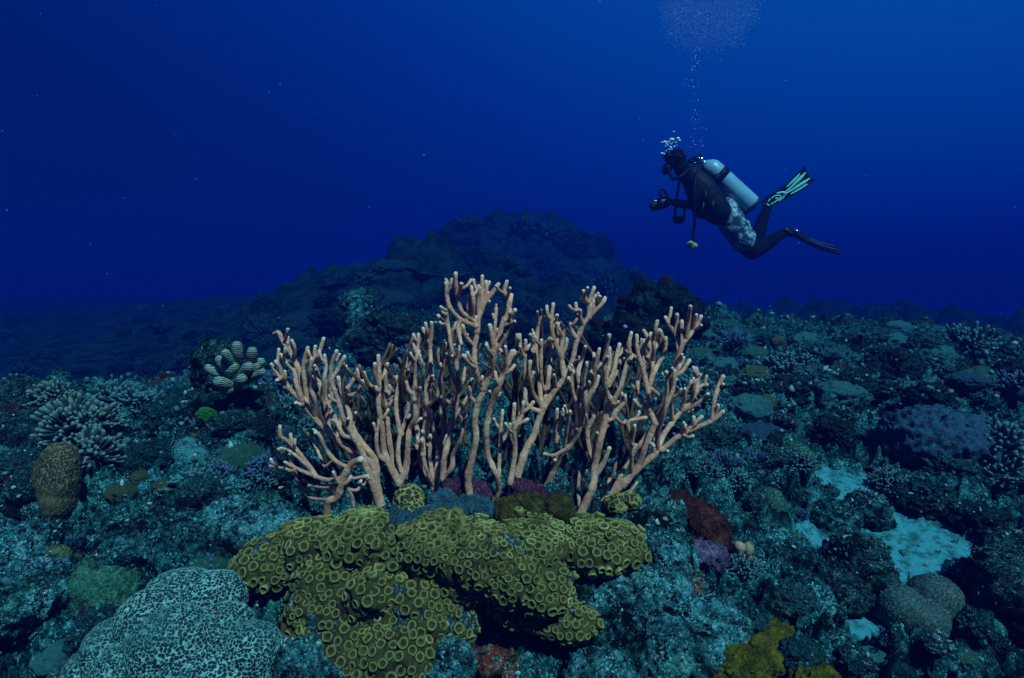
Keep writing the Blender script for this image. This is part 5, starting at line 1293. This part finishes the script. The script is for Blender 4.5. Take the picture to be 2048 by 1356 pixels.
# camera held out in front
c0 = Z(255, 700)
camo_ = thing('underwater_camera', 'dark underwater camera housing held out in front of the diver', 'camera', c0)
def cpart(name, mbx, mat, parent=None): 
    o = obj(name, mbx, M[mat], parent or camo_); return o
m = MB(); ell(m, 270, 705, 70, 52, 60); hm = remesh(m, 0.008, 2); set_np(hm, get_np(hm) + (dv0 - c0)); cpart('housing', hm, 'housing')
def cchain(name, pts, mat, sides=14):
    q = MB(); chain(q, pts, sides); me_ = q.mesh(name); set_np(me_, get_np(me_) + (dv0 - c0)); return cpart(name, me_, mat)
cchain('lens_port', [(240, 722, 40, 0), (222, 726, 44, 0), (206, 730, 40, 0)], 'housing')
ring = [(280 + 32 * math.cos(a), 622 + 30 * math.sin(a), 9, -.05) for a in np.linspace(0, 5.6, 9)]
cchain('handle', ring, 'gear', 8)
cchain('strobe_arm', [(300, 665, 12, 0), (310, 640, 12, -.04), (300, 615, 12, -.05)], 'gear', 8)
cchain('viewfinder', [(205, 690, 12, -.02), (225, 688, 13, -.02), (255, 684, 13, -.02)], 'chrome', 8)

# ------------------------------------------------------------------ bubbles and drifting specks
def mat_bubble():
    t = NT('air_bubble'); t.b.inputs['Base Color'].default_value = (0.9, 0.97, 1, 1); t.b.inputs['Roughness'].default_value = 0.08
    t.b.inputs['Transmission Weight'].default_value = 0.1; t.b.inputs['IOR'].default_value = 1.33; t.b.inputs['Metallic'].default_value = 0.15
    return t.m
M['bubble'] = mat_bubble()
M['speck'] = mat_plain('drifting_speck', (0.5, 0.6, 0.62), (0.7, 0.8, 0.8), 5, 0.7, 0.3)
rg = np.random.default_rng(77)
v, f = ico(2); bub = mesh_np('air_bubble', v, f); bub.materials.append(M['bubble'])
BUB = [(295, 190, 20), (270, 192, 10), (325, 188, 11), (355, 168, 20), (406, 158, 15), (418, 175, 13), (370, 100, 10), (340, 235, 15), (375, 228, 9), (320, 215, 8), (300, 222, 7), (345, 205, 8), (270, 285, 13), (290, 290, 11), (330, 250, 10), (355, 250, 8), (310, 205, 9), (388, 190, 8), (360, 195, 7), (282, 205, 7), (395, 215, 6), (305, 262, 7)]
for x, y, r_ in BUB:
    o = obj('air_bubble', bub, None, None, Z(x, y, rg.uniform(-.08, .08))); s = r_ * ZS; o.scale = (s * rg.uniform(1, 1.3), s, s * rg.uniform(.7, .95))
    tag(o, 'silvery air bubble rising right above the diver\'s head', 'bubble', 'bubbles at the diver\'s head')
def cloud(name, label, pts, rad, mat, sub=1):
    v, f = (np.array([(1, 0, 0), (-1, 0, 0), (0, 1, 0), (0, -1, 0), (0, 0, 1), (0, 0, -1)], float), np.array([(0, 2, 4), (2, 1, 4), (1, 3, 4), (3, 0, 4), (2, 0, 5), (1, 2, 5), (3, 1, 5), (0, 3, 5)])) if sub == 0 else ico(sub); V_ = (v[None] * np.asarray(rad)[:, None, None] + np.asarray(pts)[:, None]).reshape(-1, 3)
    F_ = (f[None] + (np.arange(len(pts)) * len(v))[:, None, None]).reshape(-1, f.shape[1])
    o = obj(name, mesh_np(name, V_, F_), mat); o['kind'] = 'stuff'; o['label'] = label; return o
P_, R_ = [], []
n = 20000
for k in range(n):
    py = 95 - 110 * rg.random() ** 0.75 + rg.normal() * 12; w = np.interp(py, [-20, 30, 80, 110], [95, 92, 70, 35])
    px = 1420 + rg.uniform(-1, 1) * w + rg.normal() * 8 - (8 if py > 50 else 0)
    px += rg.normal() * 10; py += rg.normal() * 9; d = DD + rg.normal() * 0.16; P_.append(at(px, py, d)); R_.append(rg.choice([.0007, .0011, .0018, .0036], p=[.66, .30, .036, .004]))
for k in range(170):
    py = rg.uniform(90, 300); px = np.interp(py, [90, 160, 230, 300], [1395, 1388, 1386, 1393]) + rg.normal() * 9; P_.append(at(px, py, DD + rg.normal() * .05)); R_.append(rg.choice([.0015, .0022, .004, .006], p=[.5, .33, .12, .05]))
cloud('bubble_plume', 'column of tiny bubbles spreading into a cloud above the diver', P_, R_, M['bubble'], 0)
P_, R_ = [], []
for k in range(170):
    d = rg.uniform(1.6, 6); px, py = rg.uniform(0, 2048), rg.uniform(0, 660) ; P_.append(at(px, py, d)); R_.append(rg.choice([.25, .4, .8, 1.3], p=[.5, .35, .12, .03]) * d / FPX)
q_ = np.array(P_); keep = q_[:, 2] > H(q_[:, 0], q_[:, 1]) + .05
cloud('drifting_specks', 'tiny pale specks drifting in the open water', q_[keep], np.array(R_)[keep], M['speck'])

# ------------------------------------------------------------------ the sea water itself
hz = NT('sea_water')
hz.n.remove(hz.b)
pv = hz.n.new('ShaderNodeVolumePrincipled')
DENS = 0.22
sig_s = (0.0002, 0.0026, 0.0215); sig_t = (0.22, 0.092, 0.058)
cc = [s / DENS for s in sig_s]
ab = [max(0.0, 1 - ((t_ - s_) / DENS) / (1 - c_)) ** 2 for s_, t_, c_ in zip(sig_s, sig_t, cc)]
pv.inputs['Color'].default_value = (*cc, 1); pv.inputs['Absorption Color'].default_value = (*ab, 1)
pv.inputs['Density'].default_value = DENS; pv.inputs['Anisotropy'].default_value = 0.0
hz.l.new(pv.outputs[0], hz.out.inputs['Volume'])
x0, x1, y0, y1, z0, z1 = -52, 52, -44, 52, GZ_MIN - 1.0, 3.1
hv = [(x, y, z) for z in (z0, z1) for y in (y0, y1) for x in (x0, x1)]
hf = [(0, 2, 3, 1), (4, 5, 7, 6), (0, 1, 5, 4), (2, 6, 7, 3), (0, 4, 6, 2), (1, 3, 7, 5)]
haze = obj('haze', mesh_np('haze', hv, hf, None, False), hz.m); haze['kind'] = 'stuff'
